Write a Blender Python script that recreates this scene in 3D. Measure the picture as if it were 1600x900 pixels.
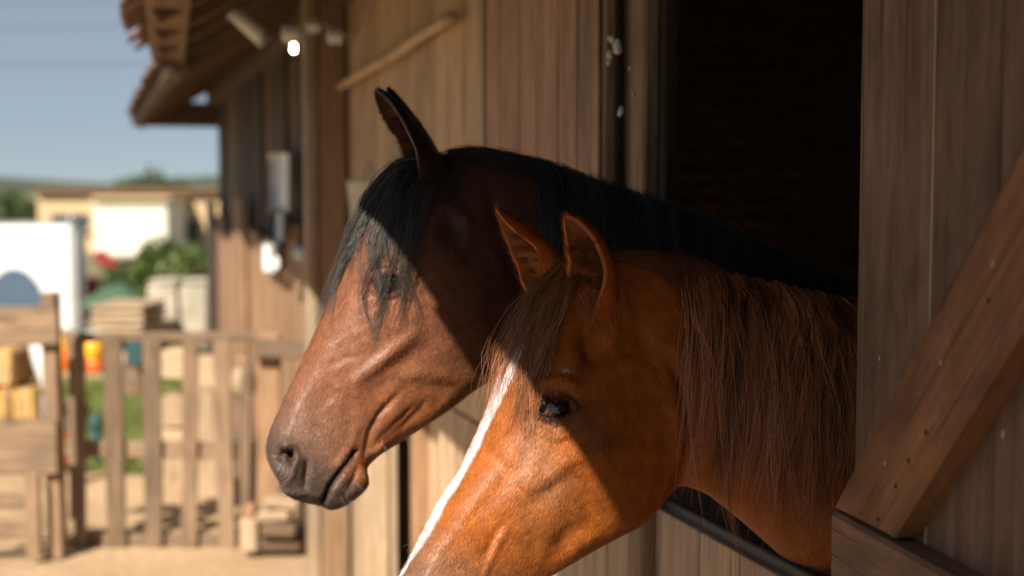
import bpy, math, random
import numpy as np
from mathutils import Vector, Matrix
from mathutils.bvhtree import BVHTree
for o in list(bpy.data.objects): bpy.data.objects.remove(o)
random.seed(7); RNG = np.random.default_rng(7)
SC = bpy.context.scene; COL = SC.collection
R = math.radians
# ------------------------------------------------------------------ camera, sky, sun, exposure
FPX, CX, CY = 2222.0, 800.0, 450.0           # focal length and centre in photo pixels (1600 x 900)
CAM = Vector((0.0, 0.0, 1.75)); PITCH = math.atan(150/FPX); YAW = math.atan(660/FPX*math.cos(PITCH))
WALLX = 1.1                                   # the stable front is the plane x = 1.1, it runs away along +y
cam_d = bpy.data.cameras.new('camera'); cam = bpy.data.objects.new('camera', cam_d); COL.objects.link(cam)
cam.location = CAM; cam.rotation_euler = (math.pi/2-PITCH, 0, -YAW)
cam_d.sensor_width = 36; cam_d.lens = 36*FPX/1600; cam_d.clip_start = .05; cam_d.clip_end = 5000
cam_d.dof.use_dof = True; cam_d.dof.focus_distance = 2.16; cam_d.dof.aperture_fstop = 2.4
SC.camera = cam
bpy.context.view_layer.update()
CM = np.array(cam.matrix_world)[:3, :3]
SUN = Vector((-1.0, -1.25, 1.42)).normalized() # direction towards the sun
w = bpy.data.worlds.new('World'); SC.world = w; w.use_nodes = True
nt = w.node_tree; sky = nt.nodes.new('ShaderNodeTexSky'); sky.sky_type = 'NISHITA'; sky.sun_disc = False
sky.sun_elevation = math.asin(SUN.z); sky.sun_rotation = math.atan2(SUN.x, SUN.y)
sky.air_density = 1.0; sky.dust_density = .3; sky.ozone_density = 3.0; sky.altitude = 4500
bg = nt.nodes['Background']; mx = nt.nodes.new('ShaderNodeMix'); mx.data_type = 'RGBA'; mx.inputs[0].default_value = .72; mx.inputs[7].default_value = (3.5, 3.95, 4.35, 1)   # thin even haze
nt.links.new(sky.outputs[0], mx.inputs[6]); nt.links.new(mx.outputs[2], bg.inputs[0]); bg.inputs[1].default_value = .05
sd = bpy.data.lights.new('sun', 'SUN'); sd.energy = 4.7; sd.angle = R(.55); sd.color = (1, .90, .76)
so = bpy.data.objects.new('sun', sd); COL.objects.link(so); so.rotation_euler = (-SUN).to_track_quat('-Z', 'Y').to_euler()
SC.view_settings.view_transform = 'Standard'; SC.view_settings.look = 'None'; SC.view_settings.gamma = 1
SC.view_settings.exposure = 1.0; SC.view_settings.use_curve_mapping = False
SC.render.engine = 'CYCLES'; SC.cycles.use_denoising = True; SC.cycles.max_bounces = 8
SC.cycles.sample_clamp_indirect = 6

# ------------------------------------------------------------------ helpers
def ray(px, py):
    d = CM @ np.array(((px-CX)/FPX, -(py-CY)/FPX, -1.0)); return Vector(d)
def on_x(px, py, X): d = ray(px, py); return CAM + d*((X-CAM.x)/d.x)
def on_y(px, py, Y): d = ray(px, py); return CAM + d*((Y-CAM.y)/d.y)
def on_z(px, py, Z=0): d = ray(px, py); return CAM + d*((Z-CAM.z)/d.z)
FWD = Vector((math.sin(YAW), math.cos(YAW), 0)); RGT = Vector((math.cos(YAW), -math.sin(YAW), 0))
def on_d(px, py, D):                          # point whose horizontal depth from the camera is D metres
    d = ray(px, py); return CAM + d*(D/d.dot(FWD))
def project(P):
    q = (np.asarray(P) - np.array(CAM)) @ CM
    return CX + FPX*q[..., 0]/-q[..., 2], CY - FPX*q[..., 1]/-q[..., 2]
def link(o, parent=None):
    COL.objects.link(o)
    if parent: o.parent = parent
    return o
def tag(o, label=None, cat=None, group=None, kind=None):
    if label: o['label'] = label
    if cat: o['category'] = cat
    if group: o['group'] = group
    if kind: o['kind'] = kind
    return o
def empty(name, loc=(0, 0, 0), rz=0, parent=None):
    o = bpy.data.objects.new(name, None); o.location = loc; o.rotation_euler = (0, 0, rz); o.empty_display_size = .1
    return link(o, parent)
def mesh(V, F, mat, smooth=False, name='m'):
    me = bpy.data.meshes.new(name); me.from_pydata([tuple(v) for v in V], [], [tuple(f) for f in F]); me.update()
    if smooth: me.polygons.foreach_set('use_smooth', [True]*len(me.polygons))
    if mat: me.materials.append(mat)
    return me
def big_mesh(V, F, mat, smooth=True, name='m'):       # F: (n,k) int array
    V = np.asarray(V, np.float32); F = np.asarray(F, np.int32); n, k = F.shape
    me = bpy.data.meshes.new(name); me.vertices.add(len(V)); me.vertices.foreach_set('co', V.ravel())
    me.loops.add(n*k); me.loops.foreach_set('vertex_index', F.ravel())
    me.polygons.add(n); me.polygons.foreach_set('loop_start', np.arange(n, dtype=np.int32)*k)
    me.polygons.foreach_set('use_smooth', np.full(n, smooth)); me.update(calc_edges=True); me.validate()
    if mat: me.materials.append(mat)
    return me
def colour_attr(me, C):
    a = me.color_attributes.new('Col', 'FLOAT_COLOR', 'POINT')
    C4 = np.ones((len(C), 4), np.float32); C4[:, :3] = C; a.data.foreach_set('color', C4.ravel())
def cbox(sx, sy, sz, b=.004, jitter=0):                 # chamfered box centred on the origin
    V, F = [], []
    h = (sx/2, sy/2, sz/2); b = min(b, min(h)*.45); idx = {}
    for ax in range(3):
        for s0 in (-1, 1):
            for s1 in (-1, 1):
                for s2 in (-1, 1):
                    s = (s0, s1, s2)
                    idx[(ax, s)] = len(V)
                    V.append([s[i]*(h[i] - (0 if i == ax else b)) + random.uniform(-jitter, jitter) for i in range(3)])
    def quad(ids):
        c = [sum(V[i][k] for i in ids)/len(ids) for k in range(3)]
        a = Vector(V[ids[1]])-Vector(V[ids[0]]); d = Vector(V[ids[2]])-Vector(V[ids[0]])
        F.append(ids if a.cross(d).dot(Vector(c)) > 0 else ids[::-1])
    for ax in range(3):
        o1, o2 = [i for i in range(3) if i != ax]
        for s in (-1, 1):
            r = []
            for p, q in ((-1, -1), (1, -1), (1, 1), (-1, 1)):
                k = [0]*3; k[ax] = s; k[o1] = p; k[o2] = q; r.append(idx[(ax, tuple(k))])
            quad(r)
    for a in range(3):                                    # edges along axis a
        o1, o2 = [i for i in range(3) if i != a]
        for p in (-1, 1):
            for q in (-1, 1):
                k0 = [0]*3; k0[o1] = p; k0[o2] = q; k0[a] = -1; k1 = k0[:]; k1[a] = 1
                quad([idx[(o1, tuple(k0))], idx[(o1, tuple(k1))], idx[(o2, tuple(k1))], idx[(o2, tuple(k0))]])
    for s0 in (-1, 1):
        for s1 in (-1, 1):
            for s2 in (-1, 1):
                s = (s0, s1, s2); quad([idx[(0, s)], idx[(1, s)], idx[(2, s)]])
    return V, F
_cache = {}
def box(name, size, loc, mat, parent=None, rot=(0, 0, 0), bevel=.004, jit=0):
    key = (tuple(round(s, 3) for s in size), mat.name, bevel, jit if jit == 0 else random.random())
    if key not in _cache: _cache[key] = mesh(*cbox(*size, b=bevel, jitter=jit), mat, name=name)
    o = bpy.data.objects.new(name, _cache[key]); o.location = loc; o.rotation_euler = rot
    return link(o, parent)
def bar(name, p, q, wdt, thk, mat, parent=None, bevel=.004, up=(0, 0, 1), jit=0):  # box whose local z runs from p to q
    p, q = Vector(p), Vector(q); z = (q-p); L = z.length; z.normalize(); u = Vector(up)
    if abs(z.dot(u)) > .97: u = Vector((0, 1, 0))
    x = u.cross(z).normalized(); y = z.cross(x)
    o = box(name, (wdt, thk, L), (0, 0, 0), mat, parent, bevel=bevel, jit=jit)
    m = Matrix((x, y, z)).transposed().to_4x4(); m.translation = (p+q)/2
    if parent: m = parent_world(parent).inverted() @ m
    o.matrix_basis = m; return o
def parent_world(p):
    m = p.matrix_basis.copy()
    while p.parent: p = p.parent; m = p.matrix_basis @ m
    return m
def tube_data(pts, rad, n=8, cap=True):
    pts = [Vector(p) for p in pts]; V, F = [], []
    rad = rad if hasattr(rad, '__len__') else [rad]*len(pts); prev = None
    for i, p in enumerate(pts):
        t = (pts[min(i+1, len(pts)-1)]-pts[max(i-1, 0)]).normalized()
        u = prev if prev else (Vector((0, 0, 1)) if abs(t.z) < .9 else Vector((1, 0, 0)))
        x = (u - t*u.dot(t)).normalized(); prev = x; y = t.cross(x)
        for k in range(n):
            a = 2*math.pi*k/n; V.append(p + (x*math.cos(a)+y*math.sin(a))*rad[i])
    for i in range(len(pts)-1):
        for k in range(n):
            F.append((i*n+k, i*n+(k+1) % n, (i+1)*n+(k+1) % n, (i+1)*n+k))
    if cap: F.append(tuple(range(n))[::-1]); F.append(tuple(range((len(pts)-1)*n, len(pts)*n)))
    return V, F
def tube(name, pts, rad, mat, parent=None, n=8):
    o = bpy.data.objects.new(name, mesh(*tube_data(pts, rad, n), mat, smooth=True, name=name)); link(o, parent)
    if parent: o.matrix_basis = parent_world(parent).inverted()
    return o
def lathe(name, prof, loc, mat, parent=None, n=24, rot=(0, 0, 0)):
    V, F = [], []; m = len(prof)
    for r, z in prof:
        for k in range(n): a = 2*math.pi*k/n; V.append((r*math.cos(a), r*math.sin(a), z))
    for i in range(m-1):
        for k in range(n): F.append((i*n+k, i*n+(k+1) % n, (i+1)*n+(k+1) % n, (i+1)*n+k))
    F.append(tuple(range(n))[::-1]); F.append(tuple(range((m-1)*n, m*n)))
    o = bpy.data.objects.new(name, mesh(V, F, mat, smooth=True, name=name)); o.location = loc; o.rotation_euler = rot
    return link(o, parent)

def vnoise(P, scale, seed, octaves=3):                # cheap smooth noise: sum of random plane waves
    r = np.random.default_rng(seed); out = np.zeros(P.shape[:-1]); amp = 1.0
    for o in range(octaves):
        for k in range(7):
            d = r.normal(size=3); d *= scale*2**o*r.uniform(.6, 1.4)/np.linalg.norm(d)
            out += amp*np.sin(P@d + r.uniform(0, 6.28))
        amp *= .5
    return out/6
# ------------------------------------------------------------------ materials
class NT:
    def __init__(s, name):
        s.m = bpy.data.materials.new(name); s.m.use_nodes = True; s.t = s.m.node_tree; s.b = s.t.nodes['Principled BSDF']
    def n(s, typ, **kw):
        x = s.t.nodes.new(typ)
        for k, v in kw.items():
            if k.startswith('i_'): x.inputs[k[2:].replace('_', ' ')].default_value = v
            else: setattr(x, k, v)
        return x
    def l(s, a, b): s.t.links.new(a, b)
    def ramp(s, fac, stops):
        r = s.n('ShaderNodeValToRGB'); e = r.color_ramp.elements
        while len(e) < len(stops): e.new(.5)
        for k, (p, c) in enumerate(stops): e[k].position = p; e[k].color = (*c, 1) if len(c) == 3 else c
        s.l(fac, r.inputs[0]); return r.outputs[0]
    def mix(s, fac, a, b, typ='MIX'):
        x = s.n('ShaderNodeMix', data_type='RGBA', blend_type=typ)
        for sock, v in ((x.inputs['Factor'], fac), (x.inputs[6], a), (x.inputs[7], b)):
            if isinstance(v, (int, float)): sock.default_value = v
            elif isinstance(v, tuple): sock.default_value = (*v, 1)
            else: s.l(v, sock)
        return x.outputs[2]
    def math(s, op, a, b=0.0):
        x = s.n('ShaderNodeMath', operation=op)
        for k, v in enumerate((a, b)):
            if isinstance(v, (int, float)): x.inputs[k].default_value = v
            else: s.l(v, x.inputs[k])
        return x.outputs[0]
    def bump(s, h, strength, dist=.01):
        x = s.n('ShaderNodeBump'); x.inputs['Strength'].default_value = strength; x.inputs['Distance'].default_value = dist
        s.l(h, x.inputs['Height']); s.l(x.outputs[0], s.b.inputs['Normal'])
    def objco(s, scale):
        tc = s.n('ShaderNodeTexCoord'); oi = s.n('ShaderNodeObjectInfo')
        v = s.n('ShaderNodeVectorMath', operation='SCALE'); v.inputs[0].default_value = (37, 53, 71); s.l(oi.outputs['Random'], v.inputs['Scale'])
        a = s.n('ShaderNodeVectorMath', operation='ADD'); s.l(tc.outputs['Object'], a.inputs[0]); s.l(v.outputs[0], a.inputs[1])
        mp = s.n('ShaderNodeMapping'); mp.inputs['Scale'].default_value = scale; s.l(a.outputs[0], mp.inputs[0])
        s.rand = oi.outputs['Random']; return mp.outputs[0]
def wood(name, dark, light, rough=.75, vary=.3, grain=1.0, spots=0.0, bump=.5, lines=.55, stain=0.0):
    k = NT(name)
    co = k.objco((14*grain, 14*grain, 1.1*grain))
    n1 = k.n('ShaderNodeTexNoise', i_Scale=3.0, i_Detail=8.0, i_Roughness=.65); k.l(co, n1.inputs['Vector'])
    co2 = k.objco((90*grain, 90*grain, 2.2*grain))
    n2 = k.n('ShaderNodeTexNoise', i_Scale=2.0, i_Detail=5.0, i_Roughness=.6); k.l(co2, n2.inputs['Vector'])
    co3 = k.objco((2.5, 2.5, .9)); n3 = k.n('ShaderNodeTexNoise', i_Scale=1.6, i_Detail=6.0); k.l(co3, n3.inputs['Vector'])
    c = k.ramp(n1.outputs[0], [(.30, dark), (.72, light)])
    d2 = tuple(x*.45 for x in dark)
    f = k.ramp(n2.outputs[0], [(.36, (1, 1, 1)), (.52, (0, 0, 0))])
    c = k.mix(k.math('MULTIPLY', f, lines), c, d2)
    g = k.ramp(n3.outputs[0], [(.35, (.72, .72, .74)), (.65, (1.12, 1.1, 1.06))])
    c = k.mix(.8, c, g, 'MULTIPLY')
    co5 = k.objco((30*grain, 30*grain, .55*grain)); n5 = k.n('ShaderNodeTexNoise', i_Scale=1.3, i_Detail=3.0); k.l(co5, n5.inputs['Vector'])
    crack = k.ramp(n5.outputs[0], [(.485, (0, 0, 0)), (.5, (1, 1, 1)), (.515, (0, 0, 0))])
    msk = k.ramp(n3.outputs[0], [(.5, (0, 0, 0)), (.6, (1, 1, 1))]); crack = k.math('MULTIPLY', crack, msk)
    c = k.mix(k.math('MULTIPLY', crack, .8), c, tuple(x*.22 for x in dark))
    co6 = k.objco((5.5, 5.5, 2.1)); vo = k.n('ShaderNodeTexVoronoi', i_Scale=1.0); k.l(co6, vo.inputs['Vector'])
    knot = k.ramp(vo.outputs['Distance'], [(.05, (1, 1, 1)), (.085, (.25, .25, .25)), (.10, (.7, .7, .7)), (.14, (0, 0, 0))])
    c = k.mix(k.math('MULTIPLY', knot, .65), c, tuple(x*.4 for x in dark))
    if stain:
        co7 = k.objco((9, 9, 3.2)); n7 = k.n('ShaderNodeTexNoise', i_Scale=1.5, i_Detail=9.0, i_Roughness=.7, i_Distortion=.6); k.l(co7, n7.inputs['Vector'])
        c = k.mix(stain, c, k.ramp(n7.outputs[0], [(.30, (.38, .34, .33)), (.46, (.80, .72, .66)), (.60, (1.15, 1.02, .92)), (.72, (1.5, 1.4, 1.32))]), 'MULTIPLY')
    hs = k.n('ShaderNodeHueSaturation'); k.l(c, hs.inputs['Color'])
    k.l(k.math('ADD', k.math('MULTIPLY', k.rand, vary), 1-vary/2), hs.inputs['Value'])
    out = hs.outputs[0]
    if spots:
        co4 = k.objco((1, 1, .6)); n4 = k.n('ShaderNodeTexNoise', i_Scale=38.0, i_Detail=3.0); k.l(co4, n4.inputs['Vector'])
        out = k.mix(k.math('MULTIPLY', k.ramp(n4.outputs[0], [(.66, (0, 0, 0)), (.72, (1, 1, 1))]), spots), out, tuple(min(1, x*1.9) for x in light))
    k.l(out, k.b.inputs['Base Color']); k.b.inputs['Roughness'].default_value = rough
    k.bump(k.math('SUBTRACT', k.math('ADD', n1.outputs[0], k.math('MULTIPLY', n2.outputs[0], .6)), k.math('MULTIPLY', crack, 1.2)), bump, .004)
    return k.m
def plain(name, col, rough=.6, var=.25, scale=6.0, metal=0.0, bump=0.0, emit=None, bscale=40):
    k = NT(name); co = k.objco((1, 1, 1))
    n = k.n('ShaderNodeTexNoise', i_Scale=scale, i_Detail=6.0, i_Roughness=.6); k.l(co, n.inputs['Vector'])
    k.l(k.ramp(n.outputs[0], [(.3, tuple(x*(1-var) for x in col)), (.7, tuple(min(1, x*(1+var*.7)) for x in col))]), k.b.inputs['Base Color'])
    k.b.inputs['Roughness'].default_value = rough; k.b.inputs['Metallic'].default_value = metal
    if bump:
        n2 = k.n('ShaderNodeTexNoise', i_Scale=bscale, i_Detail=6.0); k.l(co, n2.inputs['Vector']); k.bump(n2.outputs[0], bump, .01)
    if emit: k.b.inputs['Emission Color'].default_value = (*emit[0], 1); k.b.inputs['Emission Strength'].default_value = emit[1]
    return k.m
M = {}
M['wall'] = wood('wall_wood', (.42, .29, .18), (.66, .50, .33), vary=.3, stain=.4)
M['panel'] = wood('door_panel_wood', (.31, .18, .11), (.53, .35, .23), vary=.3, stain=.4)
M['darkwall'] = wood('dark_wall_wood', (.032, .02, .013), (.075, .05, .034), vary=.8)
M['post'] = wood('post_wood', (.26, .185, .115), (.44, .34, .23))
M['beam'] = wood('beam_wood', (.10, .058, .03), (.20, .125, .07), vary=.5)
M['door'] = wood('stained_door_wood', (.18, .10, .064), (.31, .195, .130), rough=.78, spots=.12, vary=.12, grain=.55, bump=.7, lines=.35, stain=.85)
M['brace'] = wood('brace_wood', (.225, .098, .038), (.37, .182, .082), rough=.78, spots=.12, vary=.1, grain=.55, bump=.7, lines=.3, stain=.85)
M['half'] = wood('half_door_wood', (.37, .24, .15), (.58, .42, .28), vary=.15)
M['jamb'] = wood('jamb_wood', (.20, .12, .065), (.36, .235, .135))
M['fence'] = wood('weathered_fence_wood', (.17, .116, .072), (.31, .22, .142), vary=.5, stain=.5)
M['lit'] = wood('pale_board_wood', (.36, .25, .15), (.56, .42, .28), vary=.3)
M['orange'] = wood('fresh_board_wood', (.30, .165, .085), (.46, .28, .16), vary=.3)
M['trim'] = plain('black_rubber_trim', (.035, .035, .04), .6)
M['tile'] = plain('clay_tile', (.16, .085, .055), .85, .4, 9, bump=.4)
M['brick'] = plain('old_brick', (.30, .17, .10), .9, .4, 14, bump=.5)
M['mortar'] = plain('mortar', (.40, .34, .26), .95)
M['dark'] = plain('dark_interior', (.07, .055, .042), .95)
M['white'] = plain('white_paint', (.66, .67, .67), .5, .06)
M['paper'] = plain('weathered_plastic', (.66, .68, .70), .6, .15)
M['metal'] = plain('galvanised_metal', (.36, .38, .39), .45, .2, metal=.6)
M['black'] = plain('black_rubber', (.02, .02, .022), .5)
M['bulb'] = plain('lit_bulb', (1, .95, .8), .3, 0, emit=((1, .86, .55), 25))
M['red'] = plain('red_paint', (.26, .035, .025), .45, .2)
M['orangep'] = plain('orange_plastic', (.75, .17, .02), .45, .1)
M['yellow'] = plain('yellow_plastic', (.80, .42, .02), .45, .1)
M['teal'] = plain('teal_paint', (.02, .07, .08), .5, .2)
M['bluegrey'] = plain('blue_grey_panel', (.06, .10, .16), .4, .15)
M['hay'] = plain('hay', (.46, .30, .14), .95, .45, 30, bump=.8)
M['concrete'] = plain('concrete', (.40, .36, .28), .95, .3, 5, bump=.4)
M['cream'] = plain('cream_render', (.52, .38, .22), .9, .15)
M['whitewall'] = plain('white_render', (.66, .63, .56), .9, .06)
M['glass'] = plain('dark_glass', (.05, .06, .07), .12, .2)
M['wire'] = plain('cable', (.10, .10, .11), .6)
M['cob'] = plain('pale_web', (.62, .60, .57), .9)
# ------------------------------------------------------------------ ground and far land
def ground_mat():
    k = NT('dry_sandy_ground'); tc = k.n('ShaderNodeTexCoord')
    n1 = k.n('ShaderNodeTexNoise', i_Scale=1.1, i_Detail=9.0, i_Roughness=.65); k.l(tc.outputs['Object'], n1.inputs['Vector'])
    n2 = k.n('ShaderNodeTexNoise', i_Scale=22.0, i_Detail=6.0); k.l(tc.outputs['Object'], n2.inputs['Vector'])
    c = k.ramp(n1.outputs[0], [(.3, (.33, .22, .12)), (.7, (.52, .37, .22))])
    c = k.mix(.6, c, k.ramp(n2.outputs[0], [(.3, (.6, .55, .5)), (.7, (1.1, 1.1, 1.1))]), 'MULTIPLY')
    k.l(c, k.b.inputs['Base Color']); k.b.inputs['Roughness'].default_value = .95; k.bump(n2.outputs[0], .6, .02); return k.m
M['ground'] = ground_mat()
M['field'] = plain('dry_grassland', (.17, .15, .07), .95, .4, .6)
M['lowbounce'] = plain('low_bounce_ground', (.09, .06, .036), .9, .4, 3, bump=.6, bscale=25)
M['hill'] = plain('wooded_hill', (.045, .062, .035), .95, .5, .05)
M['grass'] = plain('grass_blades', (.15, .18, .04), .7, .4, 3)
M['leaf'] = plain('green_leaves', (.085, .125, .025), .6, .5, 4)
M['leafd'] = plain('dark_leaves', (.055, .09, .022), .6, .5, 4)
def sheet(name, x0, y0, x1, y1, z, mat, nx, ny, amp=0, seed=1):
    r = np.random.default_rng(seed); xs = np.linspace(x0, x1, nx); ys = np.linspace(y0, y1, ny); X, Y = np.meshgrid(xs, ys, indexing='ij')
    P = np.stack([X, Y, X*0], -1); Z = z + (amp*vnoise(P, 1.6, seed, 3) if amp else X*0)
    V = np.stack([X, Y, Z], -1).reshape(-1, 3); I = np.arange(nx*ny).reshape(nx, ny)
    F = np.stack([I[:-1, :-1], I[1:, :-1], I[1:, 1:], I[:-1, 1:]], -1).reshape(-1, 4)
    return link(bpy.data.objects.new(name, big_mesh(V, F, mat, True, name)))
tag(sheet('ground', -2500, -60, 2500, 3500, -.012, M['field'], 60, 60), kind='structure')
tag(sheet('added_dark_ground', -9, -4, 1.34, 3.1, .012, M['lowbounce'], 110, 160, .010, 6), kind='structure')  # unseen dark ground, added to cut light bounced onto the horses
tag(sheet('yard_ground', -9, -4, 1.35, 16, .004, M['ground'], 170, 300, .014, 5), kind='structure')
V, F = [], []
for i in range(61):
    x = -1600+3000*i/60; h = 15+4*math.sin(i*.37+2)+4*math.sin(i*1.1+1)+random.uniform(0, 2)
    for (dy, z) in ((0, -2), (60, h*.55), (160, h), (420, h*.7)): V.append(FWD*(900+dy)+RGT*x+Vector((0, 0, z)))
for i in range(60):
    for j in range(3): a = i*4+j; F.append((a, a+4, a+5, a+1))
tag(link(bpy.data.objects.new('hill', mesh(V, F, M['hill'], True, 'hill'))), kind='structure')

M['nail'] = plain('rusty_nail', (.05, .03, .022), .6, .4, 60, metal=.5)
# ------------------------------------------------------------------ the stable
WX = WALLX
stable = empty('stable', (WX, 4.0, 0)); tag(stable, 'long weathered plank stable with tiled overhanging roof behind the horses', 'stable')
def wy(px, py=300, X=WX): return on_x(px, py, X).y
Y_H, Y_J0, Y_J1 = 1.80, wy(1030, 150, WX), wy(986, 150, WX-.03)     # hinge of the near door, far jamb
Y_P0, Y_P1 = wy(950, 150, 1.05), wy(764, 150, 1.05)     # opened far upper door
def plank_run(part, y0, y1, z0, z1, X, mat, wid=.19, thk=.024, name='plank', gap=.006, zvar=0):
    y = y0
    while y < y1-.03:
        wd = min(wid*random.uniform(.82, 1.18), y1-y)
        if y1-(y+wd) < .06: wd = y1-y
        a, b = z0+random.uniform(-zvar, zvar)*.2, z1+random.uniform(-zvar, zvar)
        bar(name, (X+random.uniform(-.004, .004), y+wd/2, a), (X+random.uniform(-.004, .004), y+wd/2, b), thk, wd-gap, mat, part, bevel=.003, up=(0, 1, 0))
        y += wd
def part_box(name, size, loc, mat, parent=stable, **kw):
    o = box(name, size, Vector(loc)-Vector(parent_world(parent).translation), mat, parent, **kw); return o
# wall: framing behind, planks in front
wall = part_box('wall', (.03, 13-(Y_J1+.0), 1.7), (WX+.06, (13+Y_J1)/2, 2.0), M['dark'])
plank_run(wall, Y_P1+.03, 6.255, 1.06, 2.86, WX+.012, M['wall'], .21)
plank_run(wall, Y_J1+.03, Y_P1+.03, .0, 2.86, WX+.012, M['wall'], .2)
plank_run(wall, Y_P1+.03, wy(664, 780), .0, 1.05, WX+.012, M['wall'], .2)
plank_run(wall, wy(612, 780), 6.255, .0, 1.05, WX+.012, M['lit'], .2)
yy = 6.42
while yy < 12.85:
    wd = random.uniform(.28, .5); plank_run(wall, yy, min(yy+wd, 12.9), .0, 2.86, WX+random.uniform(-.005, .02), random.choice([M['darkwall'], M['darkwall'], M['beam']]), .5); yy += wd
near_wall = part_box('wall', (.03, 5.0, 2.9), (WX+.06, Y_H-2.52, 1.45), M['dark'])
plank_run(near_wall, -3.0, Y_H-.02, 0, 2.86, WX+.012, M['wall'], .2)
lower = part_box('stall_front', (.02, 5.4, 1.2), (WX-.012, 9.9, .62), M['dark'])
plank_run(lower, 7.15, 12.8, .03, 1.5, WX-.05, M['orange'], .34, .03, 'plank', .01, .13)
bar('plank', (WX-.09, wy(395, 400), .05), (WX-.09, wy(395, 400), 1.70), .03, .5, M['orange'], lower, up=(0, 1, 0))
bar('plank', (WX-.09, wy(347, 400), .05), (WX-.09, wy(347, 400), 1.66), .03, .6, M['darkwall'], lower, up=(0, 1, 0))
# posts
P0 = on_y(480, 300, 6.25).x; P1 = on_y(530, 300, 6.25).x
bar('post', ((P0+P1)/2+.045, 6.34, 0), ((P0+P1)/2+.045, 6.34, 2.9), P1-P0-.02, .17, M['jamb'], stable, bevel=.008)
bar('post', (P0+.022, 6.30, 0), (P0+.022, 6.30, 2.75), .052, .10, M['post'], stable, bevel=.006)
ylo = wy(590, 800, WX-.05)
bar('post', (WX-.05, ylo+.06, 0), (WX-.05, ylo+.06, 1.02), .09, .12, M['lit'], stable, bevel=.006)
bar('post', (WX-.04, ylo+.30, 0), (WX-.04, ylo+.30, 1.10), .09, .10, M['lit'], stable, bevel=.006)
bar('post', (WX-.02, wy(664, 780)-.02, 0), (WX-.02, wy(664, 780)-.02, 1.04), .06, .07, M['orange'], stable, bevel=.006)
# door opening: jamb, lintel, half door
bar('jamb', (WX-.015, (Y_J0+Y_J1)/2, 0), (WX-.015, (Y_J0+Y_J1)/2, 2.55), .034, Y_J1-Y_J0, M['jamb'], stable, bevel=.006, up=(0, 1, 0))
bar('jamb', (WX+.03, Y_H+.03, 0), (WX+.03, Y_H+.03, 2.55), .10, .06, M['jamb'], stable, bevel=.006, up=(0, 1, 0))
bar('lintel', (WX+.03, Y_H-.1, 2.60), (WX+.03, Y_J1+.05, 2.60), .10, .10, M['jamb'], stable, bevel=.006)
half = part_box('half_door', (.02, Y_J0-Y_H-.09, 1.04), (WX+.036, (Y_J0+Y_H)/2+.02, .57), M['dark'])
cuts = [Y_H+.065]+sorted(wy(px, py, WX) for px, py in ((1155, 868), (1093, 838), (1010, 835), (965, 840)))+[Y_J0-.005]
cuts = [c for k, c in enumerate(cuts) if k == 0 or c > cuts[k-1]+.03]
for a, b in zip(cuts[:-1], cuts[1:]):
    bar('plank', (WX+.012, (a+b)/2, .05), (WX+.012, (a+b)/2, 1.105), .024, b-a-.004, M['half'], half, bevel=.002, up=(0, 1, 0))
bar('top_trim', (WX+.02, Y_H+.06, 1.114), (WX+.02, Y_J0-.004, 1.112), .013, .028, M['trim'], half, bevel=.004)
# far upper door, opened flat against the wall
fd = part_box('upper_door', (.016, Y_P1-Y_P0-.02, 1.30), (WX-.026, (Y_P0+Y_P1)/2, 1.95), M['dark'])
plank_run(fd, Y_P0, Y_P1, 1.22, 2.66, WX-.046, M['panel'], .165, .024, 'plank', .007)
bar('door_edge', (WX-.036, Y_P1+.012, 1.22), (WX-.036, Y_P1+.012, 2.66), .05, .02, M['trim'], fd)
bar('hinge_strip', (WX-.062, Y_P0+.035, 1.22), (WX-.062, Y_P0+.035, 2.66), .008, .03, M['panel'], fd, bevel=.002, up=(0, 1, 0))
# near upper door with ledger and diagonal brace, swung back almost to the wall
DA = R(6.2); dn = Vector((-math.sin(DA), -math.cos(DA), 0)); dout = Vector((-math.cos(DA), math.sin(DA), 0))
DP = on_x(1346, 500, WX-.06)                              # a point on the face of its planks, at the hinge edge
def on_door(px, py, off=0):
    d = ray(px, py); P0_ = DP+dout*off; return CAM + d*((P0_-CAM).dot(dout)/d.dot(dout))
ld0 = on_door(1301, 795, .041)
zb = ld0.z-.13
nd = bpy.data.objects.new('upper_door', mesh(*cbox(.012, .98, 1.2), M['dark'])); link(nd, stable)
DR = Matrix.Rotation(-DA, 4, 'Z')
def door_frame(P): m = DR.copy(); m.translation = P; return m
inv = parent_world(stable).inverted()
c0 = DP+dn*.50-dout*.033; nd.matrix_basis = inv @ door_frame(Vector((c0.x, c0.y, zb+.66)))
wds = [(on_door(1458, 300)-DP).dot(dn), .16, .17, .18, .17, .16]; w0 = 0.0
for i, wd in enumerate(wds):
    wd = min(wd, 1.0-w0)
    if wd < .03: break
    p = DP+dn*(w0+wd/2)-dout*.0135
    o = bpy.data.objects.new('plank', mesh(*cbox(.027, wd-.004, 1.42, .003), M['door'], name='plank')); link(o, nd)
    o.matrix_basis = nd.matrix_basis.inverted() @ inv @ door_frame(Vector((p.x, p.y, zb-.01+.71))); w0 += wd
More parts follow.
